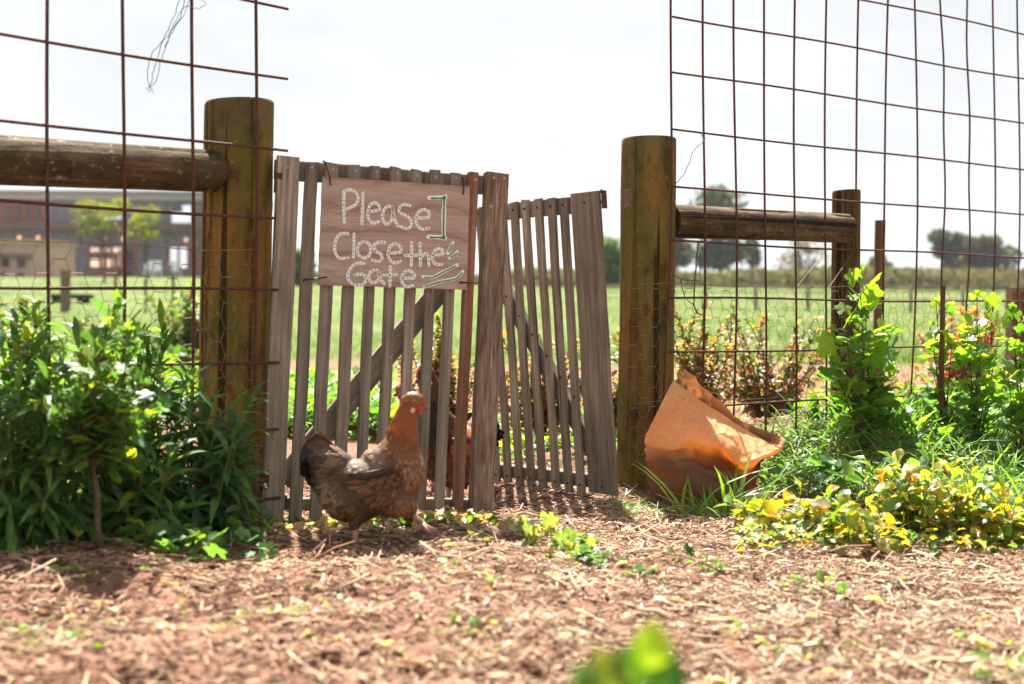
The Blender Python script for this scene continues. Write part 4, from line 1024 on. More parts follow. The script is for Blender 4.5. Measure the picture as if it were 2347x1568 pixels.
    for sgn in (-1, 1):
        mb = MB(); lat = 238 * sgn
        mb.ellipsoid(bp(735, 860, lat * .90), (200 * BS, 38 * BS, 72 * BS), Matrix.Rotation(R(-10), 3, 'Y'), 16, 10, tuple(wcol * .5))
        n = Vector((0, sgn, .15)).normalized()
        for row, (yy, ln, w, k0, k1) in enumerate(((790, .072, .0085, 900, 560), (830, .060, .0095, 930, 600), (865, .050, .010, 960, 640), (900, .042, .010, 970, 700), (780, .05, .010, 930, 740))):
            for k in range(12):
                t = k / 11; x = k0 + (k1 - k0) * t; y = yy + 55 * t + rg.uniform(-8, 8)
                bulge = 1.12 - .10 * ((x - 740) / 230) ** 2
                c = np.array((.14, .058, .025) if (row + k) % 3 else (.04, .022, .013)) if cat == 'hen' else np.array(wcol)
                c = c * rg.uniform(.7, 1.3)
                if row in (0, 4): c = c * .4
                feather(mb, bp(x, y, lat * bulge * (1.02 + .012 * row)), Vector((-.96, -.06 * sgn, -.24 + .14 * t)), n, ln * rg.uniform(.85, 1.1), w, tuple(c), .12, tuple(c * 1.25))
        mb.build('wing', M['feather'], root, True)
    tl = MB()
    for sgn in (-1, 1):
        for k in range(13):
            t = k / 12; a = R(170 - 56 * t + (8 if tail_len > 1.2 else 0)); ln = (.088 + .012 * math.sin(t * 3)) * tail_len; base = bp(380 - 10 * t, 800 - 70 * t, sgn * (14 + 46 * (1 - t)))
            d = Vector((-abs(math.cos(a * .9)) - .25, sgn * .12, math.sin(a) * .65 + .04 - .25 * (1 - t)))
            c = np.array((.03, .021, .017)) * rg.uniform(.6, 1.5) if t < .75 else idw(cols, 300, 640) * rg.uniform(.5, 1.0)
            if cat != 'hen': c = np.array((.010, .011, .013)) * rg.uniform(.7, 1.6)
            feather(tl, base, d, Vector((-.1, sgn, .35)).normalized(), ln, .023, tuple(c), .5 * tail_len, tuple(c * .8))
    tl.build('tail', M['feather'], root, True)
    # head
    fm = MB()
    for sgn in (-1, 1): fm.ellipsoid(bp(1088, 243, 38 * sgn), (38 * BS, 20 * BS, 38 * BS), None, 12, 8)
    fm.ellipsoid(bp(1110, 262), (34 * BS, 44 * BS, 34 * BS), None, 12, 8); face = fm.build('face', M['red_skin'], root, True)
    for sgn in (-1, 1):
        mb = MB(); mb.ellipsoid(bp(1090, 222, 58 * sgn), (13 * BS, 8 * BS, 13 * BS), None, 10, 8); mb.build('eye', M['eye'], root, True)
        mb = MB(); mb.ellipsoid(bp(1040, 282, 56 * sgn), (26 * BS, 14 * BS, 34 * BS), Matrix.Rotation(R(25), 3, 'Y'), 10, 8); mb.build('ear_lobe', M['lobe'], root, True)
        mb = MB(); mb.ellipsoid(bp(1105, 302, 22 * sgn), (20 * BS, 9 * BS, 24 * BS * big_comb), None, 10, 8); mb.build('wattle', M['red_skin'], root, True)
    cb = MB(); prof = [(1150, 232), (1160, 190), (1150, 162), (1140, 178), (1128, 140), (1116, 165), (1098, 132), (1085, 160), (1066, 140), (1060, 172), (1075, 200), (1110, 215)]
    prof = [(1100 + (x - 1100) * (1 if big_comb > 1 else .8) + (0 if big_comb > 1 else 14), 210 + (y - 210) * big_comb) for x, y in prof]; nn = len(prof)
    cb.add([bp(x, y, 9) for x, y in prof] + [bp(x, y, -9) for x, y in prof], [tuple(range(nn)), tuple(range(2 * nn - 1, nn - 1, -1))] + [(k, k + nn, (k + 1) % nn + nn, (k + 1) % nn) for k in range(nn)])
    cb.build('comb', M['red_skin'], root)
    bk = MB(); bk.tube([bp(1118, 248), bp(1145, 254), bp(1170, 264), bp(1190, 280)], [26 * BS, 21 * BS, 12 * BS, 2 * BS], 10); bk.tube([bp(1118, 268), bp(1145, 272), bp(1168, 279)], [17 * BS, 13 * BS, 3 * BS], 8); bk.build('beak', M['beak'], root, True)
    for shank, toes in legs['leg']:
        lg = MB(); lg.tube([bp(*p[:3]) for p in shank], [p[3] * BS for p in shank], 10)
        e = shank[-1]
        for tpts in toes: lg.tube([bp(e[0], e[1], e[2])] + [bp(*p) for p in tpts], [20 * BS] + [15 * BS] * (len(tpts) - 1) + [5 * BS], 7)
        lg.build('leg', M['shank'], root, True)
    return root
STRIDE = {'thigh': [(610, 1130, 556, 1310, -110), (985, 1120, 1035, 1222, 100)],
          'leg': [([(556, 1270, -110, 30), (553, 1370, -112, 25), (556, 1462, -112, 24)], [[(610, 1484, -112), (655, 1490, -115)], [(600, 1484, -150), (640, 1492, -180)], [(600, 1484, -80), (640, 1492, -50)], [(525, 1486, -112), (495, 1492, -112)]]),
                  ([(1020, 1190, 100, 32), (1062, 1240, 100, 25), (1118, 1296, 100, 24)], [[(1180, 1330, 100), (1245, 1345, 100)], [(1165, 1345, 70), (1205, 1372, 50)], [(1165, 1340, 130), (1215, 1362, 150)], [(1095, 1335, 100), (1080, 1372, 100)]])]}
STAND = {'thigh': [(640, 1150, 640, 1300, -110), (690, 1150, 690, 1300, 110)],
         'leg': [([(640, 1270, -110, 30), (640, 1370, -110, 25), (645, 1462, -110, 24)], [[(720, 1484, -110), (770, 1490, -110)], [(700, 1484, -150), (740, 1492, -175)], [(700, 1484, -80), (740, 1492, -50)], [(600, 1488, -110), (575, 1492, -110)]]),
                 ([(690, 1270, 110, 30), (690, 1370, 110, 25), (695, 1462, 110, 24)], [[(770, 1484, 110), (820, 1490, 110)], [(750, 1484, 150), (790, 1492, 175)], [(750, 1484, 80), (790, 1492, 50)], [(650, 1488, 110), (620, 1492, 110)]])]}
hx = P(671.6 + .262 * 640, 1255, 3.55); hx.z = gz(hx.x, hx.y, True) + .004
make_bird('brown hen with rusty orange neck striding along in front of the gate', 'hen', hx, 0, .93, HEN_COL, 8500, 11, .24, STRIDE)
rx = P(1046, 1150, 4.60); rx.z = gz(rx.x, rx.y)
make_bird('dark red rooster with black hackles seen between slats behind the sign gate', 'rooster', rx, 226, 1.10, ROO_COL, 2600, 12, .5, STAND, .72, 1.25, .2, 1.5)
tx = P(1000, 1150, 5.02); tx.z = gz(tx.x, tx.y)
make_bird('speckled golden hen mostly hidden behind the striding hen and the slats', 'hen', tx, 188, .92, SPK_COL, 1800, 13, .5, STAND, 1.0, 1.0, 1.6)

# ================================================================== PLANTS
G_DARK = [(3, (.05, .125, .035)), (4, (.078, .17, .042)), (3.5, (.115, .22, .045)), (.5, (.22, .26, .03))]
G_BRIGHT = [(3, (.115, .235, .028)), (3, (.16, .28, .03)), (2, (.08, .18, .028)), (1, (.23, .32, .035))]
G_BLUE = [(4, (.045, .105, .042)), (3, (.065, .14, .045)), (2, (.09, .17, .04)), (.5, (.14, .17, .03))]
YEL = [(3, (.36, .28, .02)), (3, (.25, .27, .035)), (6.5, (.11, .19, .035)), (.8, (.40, .22, .02)), (1.2, (.34, .28, .17)), (.35, (.36, .13, .03))]
COPPER = [(3, (.075, .11, .03)), (2.5, (.15, .15, .035)), (2.5, (.30, .13, .05)), (1.5, (.34, .18, .08)), (1.2, (.05, .085, .03)), (.7, (.40, .24, .10))]

def weed_clump(name, label, cx, cy, stems, seed, pal=G_DARK, n_obj=220, kinds=('lance', 'lance2'), size=.105, cat='shrub', nl=40, lean=.25, elev=(5, 60)):
    """stems: list of (picture x, picture y of the tip, depth)"""
    z = gz(cx, cy); pl = Plant(name, label, cat, (cx, cy, z), None, seed)
    for (x, y, Y) in stems:
        tip = P(x, y, Y) - pl.loc; b = Vector((tip.x * .35 + pl.r.uniform(-.04, .04), tip.y * .5 + pl.r.uniform(-.04, .04), -.01))
        pl.shoot(b, tip, kinds, max(8, int(nl * tip.length / .5)), size, pal, .12, .0045, .06, elev, .12, .7, 1.1)
    return pl.finish(n_obj, M['stem_green'])
rs = random.Random(77)
def tips(n, x0, x1, ytop, ybot, Y0, Y1):
    return [(rs.uniform(x0, x1), (lambda t: ytop(t) if False else 0)(0) or rs.uniform(ytop, ybot), rs.uniform(Y0, Y1)) for _ in range(n)]
c = P(60, 1240, 3.42); weed_clump('weed_clump', 'dense green lance-leaved weeds at the mesh corner, tips above the rest', c.x, c.y, tips(10, -60, 120, 690, 780, 3.3, 3.6) + tips(18, -60, 150, 780, 960, 3.2, 3.5) + tips(18, -40, 180, 960, 1190, 3.15, 3.45), 31)
c = P(330, 1240, 3.62); weed_clump('weed_clump', 'dense green lance-leaved weeds behind the bare forked stem', c.x, c.y, tips(10, 190, 370, 715, 800, 3.5, 3.75) + tips(20, 160, 430, 800, 960, 3.4, 3.7) + tips(20, 160, 430, 960, 1190, 3.35, 3.65), 32)
c = P(470, 1235, 3.72); weed_clump('weed_clump', 'grey green drooping weeds leaning against the thick post', c.x, c.y, tips(7, 390, 470, 830, 930, 3.55, 3.75) + tips(12, 450, 590, 900, 1010, 3.55, 3.85) + tips(14, 420, 560, 1000, 1190, 3.5, 3.8), 33, G_BLUE)
# young currant bush with a bare forked stem
c = P(236, 1262, 3.25); cb_z = gz(c.x, c.y); cp = Plant('currant_bush', 'young round-leaved bush on a bare forked brown stem before the weeds', 'bush', (c.x, c.y, cb_z), None, 41)
fork = P(212, 1068, 3.25) - cp.loc; base = Vector((0, 0, -.03))
cp.stem.tube([base, base.lerp(fork, .35) + Vector((-.004, 0, 0)), base.lerp(fork, .7) + Vector((.004, 0, 0)), fork], [.0085, .0078, .0072, .0065], 8)
for (x, y, n) in ((272, 690, 46), (300, 750, 40), (255, 770, 40), (200, 790, 40), (140, 850, 36), (240, 840, 40), (330, 870, 36), (175, 920, 32), (280, 950, 30), (120, 950, 26), (230, 930, 30), (330, 970, 24), (130, 1040, 22), (310, 1060, 22), (220, 1020, 22), (90, 900, 24), (370, 930, 22)):
    cp.shoot(fork, P(x, y, 3.25 + cp.r.uniform(-.1, .12)) - cp.loc, ('lobed', 'lobed2', 'lobed3', 'round'), n, .040, G_DARK + [(1.4, (.15, .21, .03))], .16, .0026, .16, (5, 60), .5, .75)
cp.finish(220)

def vine(label, bx, by, Y, tipsL, size, seed, pal=G_BRIGHT, n_obj=110):
    b = P(bx, by, Y); b.z = gz(b.x, b.y); pl = Plant('currant_vine', label, 'bush', b, None, seed)
    for (x, y, n) in tipsL:
        pl.shoot(Vector((pl.r.uniform(-.02, .02), pl.r.uniform(-.02, .02), -.02)), P(x, y, Y + pl.r.uniform(-.09, .09)) - pl.loc, ('lobed', 'lobed2', 'lobed3'), n, size, pal, .07, .005, .22, (0, 55), .55, .8)
    return pl.finish(n_obj)
vine('upright vine with bright lobed leaves climbing before the slim post', 1975, 985, 5.30, [(1968, 632, 27), (1990, 680, 21), (1935, 730, 16), (1905, 755, 13), (2025, 760, 16), (1985, 800, 18), (1950, 850, 13), (2010, 860, 13), (1960, 900, 9), (1895, 800, 11), (2035, 800, 11)], .078, 51, n_obj=170)
vine('slender lobed-leaf vine tied to the thin dark stake', 2165, 930, 5.45, [(2145, 680, 13), (2170, 690, 13), (2130, 750, 12), (2185, 760, 12), (2140, 860, 9)], .068, 52, n_obj=80)
vine('broad lobed-leaf bush with a crooked bare stem beyond the thin stake', 2235, 945, 5.35, [(2240, 680, 16), (2270, 705, 16), (2215, 745, 14), (2290, 760, 13), (2250, 800, 14), (2205, 830, 11), (2300, 840, 12), (2260, 880, 8)], .068, 53, n_obj=120)
vine('lobed-leaf bush cut off by the picture edge beside the brown block', 2345, 950, 5.20, [(2320, 700, 14), (2345, 735, 14), (2375, 720, 14), (2335, 800, 14), (2390, 800, 13), (2310, 860, 12), (2350, 880, 13)], .066, 54, n_obj=110)

# low yellowing brassica plants spilling over the bed edge
def yellow_patch():
    r = random.Random(61); out = []
    spots = [('yellowing leafy plant with brown tips nearest the sack', 1760, 1205, 4.05, 9, .11), ('sprawling yellow green plant on the bed edge with pale dry leaves', 1900, 1215, 3.98, 14, .15), ('tallest yellow leafed plant with upright curled leaves', 2080, 1225, 4.0, 22, .30), ('yellow leafed plant with drooping leaves before the purple flowers', 2210, 1235, 3.95, 20, .25), ('yellow green leafy plant cut off by the picture edge', 2330, 1245, 3.86, 14, .19), ('small plant of golden leaves at the foot of the mound', 1990, 1262, 3.80, 8, .10)]
    for i, (lab, x, y, Y, ns, h) in enumerate(spots):
        b = P(x, y, Y); b.z = gz(b.x, b.y); pl = Plant('leafy_weed', lab, 'plant', b, None, 61 + i)
        for k in range(ns):
            a = r.uniform(0, 6.28); rad = r.uniform(.03, .15); hh = h * r.uniform(.35, 1.0) * (1 - rad * 1.8)
            pl.shoot(Vector((math.cos(a) * rad * .08, math.sin(a) * rad * .08, -.01)), Vector((math.cos(a) * rad, math.sin(a) * rad, hh)), ('ovate', 'ovate2', 'spoon'), r.randint(7, 11), .064, YEL, .25, .0035, .1, (0, 60), .35, .8, 1.0)
        pl.finish(120, M['stem_green'])
yellow_patch()

# rose-like bushes with copper young leaves behind the fence
def copper_bush(label, x, ytop, ybase, Y, spread, n, seed, size=.042, pal=COPPER, n_obj=40):
    b = P(x, ybase, Y); b.z = gz(b.x, b.y); pl = Plant('rose_bush', label, 'bush', b, None, seed); top = P(x, ytop, Y).z - b.z; r = pl.r
    for k in range(n):
        a = r.uniform(0, 6.28); rad = spread * r.uniform(.1, 1) ; t = Vector((math.cos(a) * rad, math.sin(a) * rad * .7, top * r.uniform(.35, 1.0) * (1 - .25 * rad / spread)))
        pl.shoot(Vector((r.uniform(-.04, .04), r.uniform(-.04, .04), 0)), t, ('ovate', 'ovate2'), int(22 + 50 * t.length), size * 1.1, pal, .18, .006, .2, (0, 70), .4, .8, 1.1)
    return pl.finish(n_obj)
copper_bush('copper tipped rose bush seen through the sign gate slats', 1010, 690, 1010, 6.6, .30, 28, 71)
copper_bush('copper tipped rose bush seen through the leaning gate leaf', 1235, 715, 1010, 6.8, .36, 26, 72)
copper_bush('copper tipped rose bush in the gap by the olive post', 1395, 690, 1000, 6.9, .22, 20, 73)
copper_bush('copper tipped rose bush behind the netting close to the olive post', 1580, 650, 985, 6.5, .26, 26, 74)
copper_bush('wide copper tipped rose bush behind the straining wires', 1760, 675, 975, 6.9, .40, 28, 75)
copper_bush('small copper leafed bush low behind the wooden stake', 2040, 850, 960, 8.0, .30, 16, 76)
copper_bush('tall reddish bush behind the thin dark stake', 2190, 645, 905, 8.2, .28, 26, 77, .045, [(4, (.36, .13, .06)), (3, (.28, .10, .06)), (2, (.16, .12, .04)), (1, (.42, .2, .1))])
for k, (lab, x, yt, Y, sp) in enumerate([('low green shrub in the field behind the corner weeds', 60, 655, 11.0, .55), ('leafy green shrub in the field beside the thick post', 440, 640, 12.5, .5)]):
    copper_bush(lab, x, yt, 790, Y, sp, 24, 80 + k, .07, [(3, (.07, .14, .03)), (3, (.11, .17, .035)), (2, (.16, .19, .05)), (.6, (.28, .14, .06))], 30)

# ---- ground cover, grass, flowers (nobody could count these)
def cover(n, region, kinds, size, pal, up=.6, h=(.0, .12), seed=1, acc=None):
    rg = np.random.default_rng(seed); x, y = region(rg, n)
    if acc is not None: k = acc(x, y, rg); x, y = x[k], y[k]
    n = len(x); a = rg.uniform(0, 6.28, n); d = np.stack([np.cos(a), np.sin(a), rg.uniform(up - .4, up + .6, n)], 1)
    nr = np.stack([rg.normal(0, .35, n), rg.normal(0, .35, n), np.ones(n)], 1)
    pos = np.stack([x, y, ground_z(x, y) + rg.uniform(h[0], h[1], n)], 1); parts = []
    w = np.array([p[0] for p in pal], float); c = np.array([p[1] for p in pal], float); cols = c[rg.choice(len(pal), n, p=w / w.sum())] * rg.uniform(.7, 1.3, (n, 1))
    s = rg.uniform(size[0], size[1], n); kk = rg.integers(0, len(kinds), n)
    for i, kd in enumerate(kinds):
        m_ = kk == i
        if m_.any(): parts.append(scatter_leaves('', kd, pos[m_], d[m_], nr[m_], s[m_], cols[m_], None))
    return parts
def fence_region(s0, s1, d0, d1):
    def f(rg, n):
        s = rg.uniform(s0, s1, n); d = rg.uniform(d0, d1, n); return FA.x + FD.x * s + FN.x * d, FA.y + FD.y * s + FN.y * d
    return f
def px_region(x0, x1, Y0, Y1):
    def f(rg, n):
        y = rg.uniform(Y0, Y1, n); px = rg.uniform(x0, x1, n); return (px - CX) / FPX * y, y
    return f
G_LUSH = [(4, (.07, .165, .026)), (3, (.10, .215, .03)), (2, (.045, .11, .022)), (1, (.17, .27, .035))]
parts = cover(7500, fence_region(.25, 2.6, -1.25, .12), ('ovate', 'spoon', 'lance'), (.015, .042), G_LUSH, .5, (.0, .09), 5)
parts += cover(4200, fence_region(.2, 2.6, -1.25, .15), ('blade', 'blade2'), (.07, .19), G_LUSH, 1.6, (.0, .05), 6)
parts += cover(1100, fence_region(.8, 2.6, -.5, .15), ('blade', 'ovate', 'lance'), (.05, .11), G_LUSH, 1.3, (.02, .10), 7)
tag(join_np('weed_cover', parts, M['leaf_a']), 'lush green weeds and grass over the bank along the tall mesh', 'weeds', kind='stuff')
parts = cover(900, px_region(1690, 2380, 3.72, 4.35), ('ovate', 'spoon', 'ovate2'), (.02, .045), YEL, .2, (.0, .05), 8)
parts += cover(500, px_region(1690, 2380, 3.7, 4.4), ('ovate', 'lance'), (.015, .035), G_LUSH + [(2, (.3, .24, .16))], .2, (.0, .03), 9)
tag(join_np('fallen_leaves', parts, M['leaf_a']), 'yellow and pale fallen leaves under the yellowing plants', 'leaves', kind='stuff')
M['purple'] = attr_mat('purple petals', .7, .2, .3)
parts = cover(260, fence_region(1.55, 2.5, -.95, -.35), ('ovate',), (.009, .016), [(2, (.30, .17, .38)), (1, (.42, .28, .48))], .8, (.12, .22), 10)
tag(join_np('purple_flowers', parts, M['purple']), 'tiny purple dead-nettle flowers among the bank weeds', 'flowers', kind='stuff')
# bright low weeds behind the sign gate
parts = cover(3600, px_region(620, 900, 6.9, 9.6), ('ovate', 'spoon', 'lobed'), (.03, .075), [(4, (.10, .22, .02)), (3, (.14, .27, .03)), (2, (.06, .15, .02))], .6, (.0, .17), 12)
parts += cover(1300, px_region(930, 1420, 5.9, 8.0), ('ovate', 'blade', 'lance'), (.03, .10), G_LUSH + [(2, (.20, .22, .05))], .8, (.0, .07), 13)
parts += cover(1200, px_region(0, 460, 8.0, 13.0), ('ovate', 'lobed', 'blade'), (.05, .13), G_LUSH, .8, (.0, .15), 14)
parts += cover(900, px_region(1540, 2380, 6.8, 11), ('ovate', 'blade', 'lance'), (.03, .11), [(2, (.09, .16, .03)), (2, (.2, .2, .06)), (1, (.26, .17, .1))], .7, (.0, .06), 15)
tag(join_np('bed_weeds', parts, M['leaf_a']), 'bright low weeds on the beds behind gate and fence', 'weeds', kind='stuff')
# sparse seedlings on the path
def clumpy(sc_, th): return lambda x, y, rg: vnoise(x, y, sc_, 21) + .25 * rg.random(len(x)) > th
parts = cover(5200, px_region(900, 1500, 3.25, 4.0), ('ovate', 'lobed', 'spoon'), (.012, .036), G_BLUE + [(1.5, (.13, .19, .04)), (.4, (.36, .22, .03))], .4, (.0, .02), 16, clumpy(.13, 1.0))
parts += cover(2600, px_region(0, 2380, 2.3, 3.7), ('ovate', 'blade', 'spoon'), (.010, .035), G_BRIGHT, .6, (.0, .012), 17, clumpy(.2, .98))
parts += cover(1600, px_region(0, 2380, 2.3, 2.75), ('blade', 'blade2'), (.02, .06), [(2, (.12, .18, .04)), (2, (.2, .22, .07))], 1.0, (.0, .005), 18, clumpy(.25, .78))
parts += cover(190, px_region(600, 1150, 3.85, 4.15), ('ovate', 'spoon', 'lobed2'), (.015, .045), G_LUSH + [(2, (.32, .24, .03)), (4, (.36, .25, .17))], .9, (.0, .03), 19)
parts += cover(300, px_region(1420, 1760, 4.35, 4.75), ('blade', 'blade2'), (.04, .10), G_LUSH + [(3, (.2, .17, .06))], .7, (.0, .01), 20)
parts += cover(500, px_region(20, 620, 3.25, 3.95), ('ovate', 'lobed', 'blade'), (.02, .06), G_DARK, .7, (.0, .05), 22)
tag(join_np('seedling_weeds', parts, M['leaf_a']), 'small scattered green seedlings on the straw path', 'weeds', kind='stuff')
# field grass
rg = np.random.default_rng(31); n = 26000; y = 13 + 60 * rg.random(n) ** 2.2; x = rg.uniform(-.42, .42, n) * y; k = vnoise(x, y, 4, 9) + .3 * rg.random(n) > .35; x, y = x[k], y[k]; n = len(x)
a = rg.uniform(0, 6.28, n); d = np.stack([np.cos(a) * .6, np.sin(a) * .6, np.ones(n)], 1); nr = np.stack([np.sin(a), np.cos(a), np.full(n, .2)], 1)
cols = np.array([(.10, .18, .03)]) * rg.uniform(.6, 1.4, (n, 1)) * rg.uniform(.9, 1.1, (n, 3))
part = scatter_leaves('', 'tuft', np.stack([x, y, ground_z(x, y)], 1), d, nr, rg.uniform(.05, .12, n) * (1 + y / 60), cols, None, 1.8)
tag(join_np('field_grass', [part], M['far_leaf']), 'bright green grass over the field behind the fence', 'grass', kind='stuff')

# grass tuft in front of the sack, each blade a part
b = P(1640, 1175, 4.46); b.z = gz(b.x, b.y); gt = Plant('grass_tuft', 'tuft of long green grass blades growing before the orange sack', 'grass', b, None, 91)
for k in range(58):
    r = gt.r; a = r.uniform(0, 6.28); rad = r.uniform(0, .16); p = Vector((math.cos(a) * rad, math.sin(a) * rad * .5, -.005)); l = Vector((math.cos(a) * r.uniform(.1, .7) + r.uniform(-.3, .3), math.sin(a) * .5 - .1, r.uniform(.6, 1.6)))
    gt.leaf(('blade', 'blade2'), p, l, Vector((-l.x, -l.y, .4)) + Vector((r.uniform(-.6, .6), -.6, 0)), r.uniform(.09, .25), G_BRIGHT + [(1, (.2, .2, .05))], r.choice((.9, 1.1, 1.4)))
gt.finish(58, None, 'blade')
# round-leaved mallow on the bank
for k, (lab, x, y, Y, n) in enumerate([('dark round-leaved mallow on the bank beside the sack', 1850, 1075, 4.75, 26), ('round-leaved mallow in front of the upright vine', 1985, 1060, 4.7, 24)]):
    b = P(x, y, Y); b.z = gz(b.x, b.y); pl = Plant('mallow', lab, 'plant', b, None, 95 + k)
    for j in range(n):
        a = pl.r.uniform(0, 6.28); rad = pl.r.uniform(.02, .17); hh = pl.r.uniform(.04, .14); p = Vector((math.cos(a) * rad, math.sin(a) * rad * .7, hh)); pl.stem.tube([Vector((p.x * .2, p.y * .2, 0)), Vector((p.x * .7, p.y * .7, hh * .8)), p], .0022, 4)
        pl.leaf(('round',), p, Vector((math.cos(a), math.sin(a), .3 + pl.r.uniform(-.3, .5))), Vector((pl.r.uniform(-.4, .4), -.5 + pl.r.uniform(-.4, .4), 1)), pl.r.uniform(.035, .068), [(3, (.045, .125, .025)), (2, (.065, .165, .03))])
    pl.finish(n, M['stem_green'])
# out-of-focus weed right in front of the lens
b = Vector((.085, 1.06, 0)); b.z = gz(b.x, b.y); pl = Plant('tall_weed', 'blurred bright green weed close to the lens at the bottom edge', 'plant', b, None, 99)
pl.stem.tube([Vector((0, 0, -.02)), Vector((.005, 0, .2)), Vector((0, .0, .36))], [.004, .0035, .002], 6)
for (x, y, sx, dx, dz, c) in ((1478, 1575, .046, .05, 1.0, (.09, .22, .015)), (1492, 1540, .042, .12, 1, (.28, .42, .02)), (1455, 1600, .042, -.2, 1, (.03, .10, .015)), (1415, 1592, .040, -.35, 1, (.24, .34, .04)), (1390, 1615, .04, -.6, .9, (.10, .22, .04)), (1440, 1580, .03, -.2, 1, (.28, .38, .04)), (1515, 1612, .042, .3, .9, (.03, .11, .012)), (1370, 1635, .036, -.5, .8, (.16, .26, .05))):
    p = P(x, y, 1.06) - pl.loc; pl.leaves.append(('ovate', leaf_matrix(p, Vector((dx, .1, dz)), Vector((.2, -1, .35)), sx, 1.2), c, sx))
pl.finish(12, M['stem_green'])
b = P(2325, 1545, 2.45); b.z = gz(b.x, b.y); pl = Plant('leafy_weed', 'small blurred plant with yellow leaves in the bottom corner', 'plant', b, None, 101)
for j in range(16):
    a = pl.r.uniform(0, 6.28); pl.leaf(('ovate', 'spoon'), Vector((math.cos(a) * .04, math.sin(a) * .03, pl.r.uniform(.0, .06))), Vector((math.cos(a), math.sin(a), .6)), Vector((0, -.3, 1)), pl.r.uniform(.03, .05), YEL)
pl.finish(16)
for k, (lab, x, y, Y) in enumerate([('single fallen green sprig lying on the straw path', 1600, 1310, 3.42), ('small wilted green sprig on the path towards the yellow plants', 1880, 1375, 3.12)]):
    b = P(x, y, Y); b.z = gz(b.x, b.y) + .012; pl = Plant('fallen_sprig', lab, 'sprig', b, None, 103 + k)
    pl.shoot(Vector((.06, -.05, 0)), Vector((-.05, .06, .03)), ('ovate', 'lobed'), 14, .035, G_DARK, .1, .003, .1, (0, 40), .3, .9); pl.finish(14)

b = P(1265, 1262, 3.72); b.z = gz(b.x, b.y); pl = Plant('creeping_weed', 'pale green creeping weed sprawling over the straw beside the hen', 'plant', b, None, 111)
PALE = [(3, (.13, .20, .07)), (3, (.18, .26, .08)), (1.5, (.24, .30, .13)), (1, (.30, .28, .06)), (1, (.10, .16, .06))]
for (x, y, Y) in ((1150, 1222, 3.95), (1185, 1212, 4.0), (1235, 1195, 3.95), (1255, 1205, 3.85), (1120, 1240, 3.85), (1180, 1250, 3.75), (1300, 1255, 3.72), (1340, 1280, 3.6), (1390, 1290, 3.55), (1440, 1303, 3.5), (1290, 1300, 3.55), (1330, 1300, 3.5), (1060, 1250, 3.8), (1210, 1270, 3.62)):
    t_ = P(x, y, Y) - pl.loc; t_.z = max(t_.z, gz(t_.x + pl.loc.x, t_.y + pl.loc.y) - pl.loc.z + .012); pl.shoot(t_ * .25 + Vector((0, 0, .006)), t_, ('ovate', 'lobed', 'spoon'), 11, .036, PALE, .12, .0025, .1, (0, 60), .35, .85)
pl.finish(110, M['stem_green'])
parts = cover(420, px_region(0, 2380, 2.3, 4.5), ('ovate', 'ovate2', 'lance'), (.015, .045), [(3, (.36, .24, .15)), (2, (.22, .12, .07)), (2, (.46, .35, .24)), (.6, (.34, .26, .05))], .05, (.004, .014), 23)
parts += cover(120, px_region(640, 1130, 3.85, 4.1), ('ovate', 'ovate2', 'spoon'), (.03, .06), [(3, (.42, .30, .21)), (2, (.26, .15, .09)), (1, (.36, .28, .05))], .3, (.004, .03), 24)
tag(join_np('dry_leaves', parts, M['leaf_a']), 'curled dry brown leaves lying about on the path', 'leaves', kind='stuff')

# ================================================================== STAKES, BEDS
def stake(name, label, x0, x1, yt, yb, Y, mat, seed, lean=0.0, th=.03, cat='stake'):
    a = P(x0, yb, Y); b = P(x1, yb, Y); t = P((x0 + x1) / 2 + lean, yt, Y); base = (a + b) / 2; g = gz(base.x, base.y) - .05; root = Vector((base.x, base.y, g))
    ax = t - base; ax = ax.normalized(); Ln = (t.z - g) / ax.z; mx = frame_matrix(root, Vector((1, 0, 0)), ax); w = (b - a).length
    o = slat_mesh(MB(), -w / 2, w / 2, 0, Ln, th, seed, -th / 2).build(name, mat, None); o.matrix_world = mx; return tag(o, label, cat)
stake('wooden_stake', 'rough brown wooden stake standing behind the tall mesh', 2003, 2024, 505, 760, 6.35, M['stake'], 201, 14, .03)
stake('wooden_stake', 'thin dark stake holding a vine in front of the tall mesh', 2152, 2163, 655, 925, 5.40, M['stake'], 202, 5, .012)
stake('timber_post', 'blurred square brown timber block post at the picture edge', 2312, 2362, 660, 760, 9.5, M['stake'], 203, 0, .14, 'post')
stake('timber_post', 'blurred grey brown post standing in the field below the barn', 141, 159, 619, 721, 25.0, M['grey_wood'], 204, 0, .14, 'post')
FLDS = [('thin field stake in front of the framed barn door', 262, 268, 590, 690, 24), ('thin field stake below the white garden chairs', 331, 336, 640, 700, 24), ('thin field stake near the thick post', 394, 400, 630, 702, 24)]
for k, (lab, a, b_, yt, yb, Y) in enumerate(FLDS): stake('field_stake', lab, a, b_, yt, yb, Y, M['grey_wood'], 205 + k, 0, .05)
def plank(label, xa, xb, y0, y1, Y, mat, seed, name='bed_edging'):
    a = P(xa, y1, Y); b = P(xb, y1, Y); t = P(xa, y0, Y); g = gz(a.x, a.y)
    mb = MB(); slat_mesh(mb, 0, max(.08, t.z - g + .03), 0, (b - a).length, .045, seed); mb.v = [(z, y, x) for x, y, z in mb.v]; mb.f = [tuple(reversed(f)) for f in mb.f]
    o = mb.build(name, mat, None); o.location = (a.x, a.y, g - .03); return tag(o, label, 'bed edging')
plank('low brown plank edging the weed bed seen through the sign gate', 600, 985, 945, 1000, 7.1, M['stake'], 301)
plank('blurred brown plank edging a bed left of the thick post', 330, 470, 815, 842, 11.0, M['stake'], 302)
